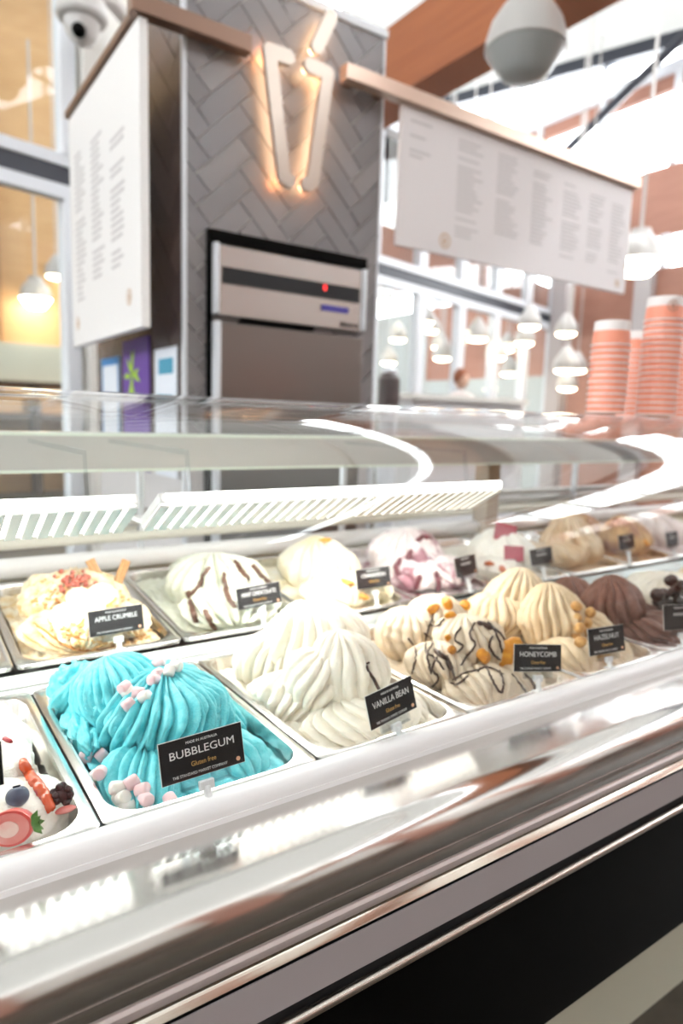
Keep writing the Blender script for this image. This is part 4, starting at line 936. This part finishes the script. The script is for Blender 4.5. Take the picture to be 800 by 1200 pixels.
# raspberry squares
RSQ = mat('raspberry_square', (.36, .045, .08), .45, noise=((.48, .08, .12), 40, .5, (1, 1, 1)))
for (x, y, s, lb, a) in [(592, 624, .030, 'dark raspberry square standing behind the white scoop', .5), (602, 649, .026, 'raspberry square on the front of the white scoop', .1)]:
    h, nn = hit('ras', x, y); Y = (h.y-.008) if h is not None else 1.33
    c = Vector(atY(x, y, Y)); o = build('raspberry_square', MB().box((-s, -.003, -s*.8), (s, .003, s*.8)), RSQ, None, bevel=.002, local=True); o.location = c+Vector((0, 0, H)); o.rotation_euler = (-.35, a*.4, -.55); tag(o, lb, 'raspberry square')
OR = mat('orange_peel', (.80, .38, .08), .4)
for i, (key, x, y, lb) in enumerate([('yel', 382, 634, 'candied orange piece on top of the yellow gelato'), ('yel', 405, 682, 'candied orange piece in the middle of the yellow gelato'), ('yel', 425, 700, 'candied orange piece under the card of the yellow gelato'), ('car', 712, 640, 'dark toffee piece on the caramel gelato'), ('bro', 757, 636, 'orange slice on the brown topped gelato'), ('ras', 573, 661, 'red fruit piece left of the raspberry square'), ('ras', 590, 667, 'red fruit piece below the raspberry square')]):
    h, nn = hit(key, x, y)
    if h is None: continue
    o = build('fruit_piece', chunk(.014, 40+i, .6), OR if i not in (3, 5, 6) else mat('red_orange_piece', (.55, .14, .05), .4), None, local=True); o.location = h+nn*.003+Vector((0, 0, H)); o.rotation_euler = (rnd.uniform(0, 1), 0, rnd.uniform(0, 3)); tag(o, lb, 'fruit piece')

# ------------------------------------------------------------------ flavour cards
CARD = mat('card_black', (.016, .016, .018), .75, ior=1.25); INK = mat('card_white_ink', (.85, .85, .85), .5); GOLD = mat('card_gold_ink', (.62, .36, .10), .5); DOT = mat('card_dot', (.85, .48, .30), .5); CEDGE = mat('card_edge', (.8, .8, .78), .5)
def card(title, sub, px, py, Y, w_, h_, label, rim, rz=0.0, roll=0.0, foot=True, legible=True, two=None):
    c = Vector(atY(px, py, Y)); t = thing('flavour_card', label, 'sign', (c.x, c.y, c.z))
    t.rotation_euler = (-.22, roll, rz)
    def P(m, name, mm, par=t, **k): return build(name, m, mm, par, local=True, **k)
    bd = P(MB().box((-w_/2-.0006, 0, -h_/2-.0006), (w_/2+.0006, .0009, h_/2+.0006)), 'card_back', CEDGE, smooth=0)
    P(MB().box((-w_/2, -.0007, -h_/2), (w_/2, 0, h_/2)), 'card_face', CARD, smooth=0)
    def T(s, size, width, x, z, m, nm):
        if not s: return
        v, f = text_mesh(s, size, width); P(MB().add([(x+p[0], -.0010-p[2], z+p[1]) for p in v], f), nm, m, smooth=0)
    T('MADE IN AUSTRALIA', h_*.09, w_*.38, 0, h_*.37, INK, 'small_heading')
    T(title, h_*.27, min(w_*.78, w_*.088*len(title)), 0, h_*.13, INK, 'flavour_lettering')
    T(sub, h_*.17, w_*.3, 0, -h_*.17, GOLD, 'gold_lettering')
    if not title: P(MB().box((-w_*.22, -.0012, h_*.06), (w_*.24, -.0007, h_*.17)), 'blurred_lettering', mat('card_grey_ink', (.42, .42, .42), .5) if 'card_grey_ink' not in bpy.data.materials else bpy.data.materials['card_grey_ink'], smooth=0)
    if legible: T('THE STANDARD MARKET COMPANY', h_*.1, w_*.66, -w_*.05, -h_*.39, INK, 'company_lettering')
    P(MB().tube([(w_*.42, -.0012, -h_*.37), (w_*.42, 0, -h_*.37)], h_*.055, 14), 'round_dot', DOT, smooth=0)
    if foot:
        P(MB().box((-w_*.30, -.003, -h_/2-.0105), (w_*.30, -.0012, -h_/2+.006)).box((-w_*.30, .0012, -h_/2-.0105), (w_*.30, .003, -h_/2+.006)).box((-w_*.30, -.003, -h_/2-.0115), (w_*.30, .003, -h_/2-.0100)), 'clear_clip', CLEARP, smooth=0)
        dz_ = max(.012, min(.05, c.z-h_/2-rim))
        P(MB().box((-w_*.09, -.004, -h_/2-.016), (w_*.09, .002, -h_/2-.006)).tube([(0, -.001, -h_/2-.012), (0, -.004, -h_/2-dz_-.003)], .0045, 10).box((-.007, -.010, -h_/2-dz_-.004), (.007, .006, -h_/2-dz_)), 'clip_stem', mat('clip_plastic', (.75, .77, .78), .3) if 'clip_plastic' not in bpy.data.materials else bpy.data.materials['clip_plastic'], bevel=.001)
    return t
card('BUBBLEGUM', 'Gluten free', 237.5, 883, .655, .096, .0445, 'black BUBBLEGUM flavour card clipped to the turquoise gelato pan', FRONTZ, 0, -.03)
card('VANILLA BEAN', 'Gluten free', 458.5, 823, .668, .087, .045, 'black VANILLA BEAN flavour card in front of the vanilla scoop', FRONTZ, .12, -.10)
card('HONEYCOMB', 'Gluten free', 630, 771, .668, .090, .042, 'black HONEYCOMB flavour card right of the drizzled scoops', FRONTZ, -.25, .10)
card('HAZELNUT', 'Gluten free', 710.5, 750, .674, .090, .046, 'black HAZELNUT flavour card in front of the hazelnut peaks', FRONTZ, -.1, .02)
card('', '', 797, 723, .674, .09, .048, 'black flavour card cut by the right edge beside the chocolate gelato', FRONTZ, -.2, .05, legible=False)
card('', '', -62, 909, .668, .09, .04, 'black flavour card cut by the left edge above the strawberry', FRONTZ, 0, 0, legible=False)
card('APPLE CRUMBLE', '', 136.5, 727, 1.112, .090, .042, 'APPLE CRUMBLE flavour card in the back row', BZ0, 0, -.02)
card('MINT CHOCOLATE', 'Gluten free', 303.5, 698, 1.112, .092, .040, 'MINT CHOCOLATE flavour card in the back row', BZ0, 0, -.05)
card('CINNAMON', 'Gluten free', 437.5, 677, 1.112, .090, .042, 'CINNAMON flavour card in front of the yellow gelato', BZ0, 0, .0, legible=False)
card('', '', 545.5, 663, 1.112, .075, .046, 'flavour card in front of the berry ripple gelato', BZ0, .1, -.05, legible=False)
card('', '', 634, 652, 1.112, .085, .042, 'unreadable flavour card right of the raspberry squares', BZ0, 0, -.02, legible=False)
card('', '', 734, 635, 1.112, .075, .042, 'unreadable flavour card right of the caramel peak', BZ0, 0, -.02, legible=False)
card('', '', 787, 632, 1.112, .065, .046, 'unreadable flavour card nearest the right edge of the back row', BZ0, 0, -.02, legible=False)

# ------------------------------------------------------------------ cups stacked on the glass top
CORAL = mat('coral_paper', (.88, .33, .22), .5); CWH = mat('cup_white', (.86, .80, .78), .45)
TOPZ = .0375
cup0 = None
def cup_stack(px, top, r, Y, lab, nm, logo=False):
    global cup0
    q = atY(px, 480, Y); x, y = q[0], q[1]
    zt = atY(px, top, Y)[2]; pitch = .0152; hgt = .060; n = max(3, int(round((zt-TOPZ-hgt)/pitch))+1)
    for i in range(n):
        z = TOPZ+i*pitch; last = i == n-1
        if cup0 is None:
            cup0 = thing('paper_cup', '', 'cup', (0, 0, 0))
            build('cup_wall', MB().lathe([(.0490, 0), (.0462, .036), (.0452, .036), (.0480, 0)], n=28), CORAL, cup0, local=True, smooth=.9)
            build('white_base', MB().lathe([(.0462, .036), (.0446, .060), (.0436, .0605), (.0425, .058), (.0, .058), (.0, .056), (.0430, .056), (.0452, .036)], n=28), CWH, cup0, local=True, smooth=.9)
            build('rolled_rim', MB().tube([(.0500*math.cos(a), .0500*math.sin(a), .0018) for a in [2*PI*k/28 for k in range(29)]], .0019, 6), CWH, cup0, local=True, smooth=1.2)
            o = cup0
        else: o = dup(cup0)
        # stacks stand upside down: rims show as white rings, the top one shows its closed end
        o.location = (x, y, z+H); s = r/.0502; o.scale = (s, s, 1); o.rotation_euler = (0, 0, rnd.uniform(0, 6))
        if last: tag(o, 'topmost coral and white paper cup of the '+lab, 'cup', None)
        else: tag(o, 'coral paper cup nested in the '+lab, 'cup', 'cups of the '+lab)
        if 'group' in o.keys() and last: del o['group']
        if last and logo:
            e = MB()
            for k in range(24):
                a0, a1 = 2*PI*k/24, 2*PI*(k+1)/24
                for r0, r1 in ((.0150, .0125), (.010, .0085)):
                    e.add([(u, -.0012, w) for u, w in ((r0*math.cos(a0), r0*math.sin(a0)), (r0*math.cos(a1), r0*math.sin(a1)), (r1*math.cos(a1), r1*math.sin(a1)), (r1*math.cos(a0), r1*math.sin(a0)))], [(0, 1, 2, 3)])
            e.box((-.004, -.0015, -.006), (.004, -.001, .006))
            o.rotation_euler = (0, 0, 0)
            ang = math.atan2(-y, -x)+.42; em = MB()
            for v_ in e.v:
                th = ang+v_[0]/.047; zz = .034+v_[2]; rr2 = .0498-.072*zz; em.v.append((rr2*math.cos(th), rr2*math.sin(th), zz))
            em.f = e.f; build('round_emblem', em, mat('emblem_tan', (.50, .27, .2), .5), o, local=True, smooth=0)
    return n
print('cups', cup_stack(768, 345, .049, 1.03, 'tallest stack of cups', 1, True), cup_stack(709, 379, .0475, 1.06, 'shorter front stack at the left', 2), cup_stack(739, 386, .046, 1.25, 'stack half hidden between the two front stacks', 3), cup_stack(806, 350, .050, 1.15, 'stack cut by the right edge', 4))
# small chrome lids left of the cups
for (x, y) in []: pass

# ------------------------------------------------------------------ cafe clutter far right behind the case
tb = thing('cafe_counter', 'white cafe counter far behind the glass below the lamps', 'counter', (4.6, 4.6, -H))
build('counter_top', MB().box((3.8, 4.5, .20), (5.3, 4.9, .25)), WALLW, tb, smooth=0)
build('counter_body', MB().box((3.85, 4.55, -H), (5.25, 4.88, .20)), mat('counter_pale', (.72, .72, .74), .5), tb, smooth=0)
jr = thing('water_jug', 'clear drinks dispenser with a dark base beside the column', 'dispenser', (3.02, 3.9, .0))
q = atY(455, 470, 3.9)
build('jug_body', MB().lathe([(.07, -.1), (.08, .0), (.08, .16), (.05, .2), (.0, .2)], (q[0], q[1], q[2]), 16), mat('jug_dark', (.12, .1, .1), .3), jr)
build('jug_lid', MB().lathe([(.055, .2), (.055, .22), (.02, .25), (.0, .25)], (q[0], q[1], q[2]), 16), ALU, jr)
build('jug_foot', MB().lathe([(.07, -H-q[2]), (.07, -.1)], (q[0], q[1], q[2]), 16), ALU, jr)
# person seated behind the counter
q = atY(541, 445, 6.0)
pe = thing('person', 'person with reddish brown hair in a pale top seated behind the white counter', 'person', (q[0], q[1], -H))
def skin(name, pts, edges, rad, m, parent):
    me = bpy.data.meshes.new(name); L0 = root_loc(parent)
    me.from_pydata([(p[0]-L0.x, p[1]-L0.y, p[2]+H-L0.z) for p in pts], edges, []); o = bpy.data.objects.new(name, me); C.objects.link(o); o.parent = parent
    s = o.modifiers.new('skin', 'SKIN')
    for i, r in enumerate(rad): me.skin_vertices[0].data[i].radius = (r, r)
    me.skin_vertices[0].data[0].use_root = True
    s.use_smooth_shade = True; sb = o.modifiers.new('sub', 'SUBSURF'); sb.levels = 1; sb.render_levels = 2; me.materials.append(m); return o
x, y, z = q; zs = z
try:
    _me = bpy.data.meshes.new('x'); 
    skin('body', [(x, y, zs-.62), (x, y, zs-.40), (x, y, zs-.24), (x, y, zs-.13), (x-.17, y, zs-.22), (x-.22, y-.05, zs-.46), (x-.08, y-.28, zs-.5), (x+.17, y, zs-.22), (x+.22, y-.05, zs-.46), (x+.08, y-.28, zs-.5), (x-.1, y-.1, zs-.68), (x-.1, y-.5, zs-.68), (x-.1, y-.5, -H+.05), (x+.1, y-.1, zs-.68), (x+.1, y-.5, zs-.68), (x+.1, y-.5, -H+.05)],
         [(0, 1), (1, 2), (2, 3), (2, 4), (4, 5), (5, 6), (2, 7), (7, 8), (8, 9), (0, 10), (10, 11), (11, 12), (0, 13), (13, 14), (14, 15)], [.15, .14, .13, .055, .065, .045, .03, .065, .045, .03, .09, .065, .04, .09, .065, .04], mat('pale_top', (.62, .55, .52), .7), pe)
except Exception as ex: print('skin', ex)
build('head', MB().blob((x, y, z), (.075, .09, .115), fn=lambda d: 1+.10*max(0, -d.y)**6*max(0, .7-abs(d.z))), mat('skin_tone', (.62, .38, .28), .5), pe, smooth=1.2)
build('hair', MB().blob((x, y+.02, z+.03), (.09, .10, .11)), mat('red_hair', (.28, .09, .04), .6), pe, smooth=1.2)
st_ = thing('stool', 'stool under the seated person behind the white counter', 'stool', (x, y, -H))
build('seat', MB().lathe([(.0, zs-.80), (.17, zs-.80), (.17, zs-.77), (0, zs-.77)], (x, y, 0), 18), MATTB, st_)
for k in range(4):
    a = PI/4+PI/2*k; build('leg', MB().tube([(x+.1*math.cos(a), y+.1*math.sin(a), zs-.80), (x+.17*math.cos(a), y+.17*math.sin(a), -H)], .012, 6), MATTB, st_)
print('objects', len(bpy.data.objects), 'tris', sum(len(o.data.polygons)*2 for o in bpy.data.objects if o.type == 'MESH'))
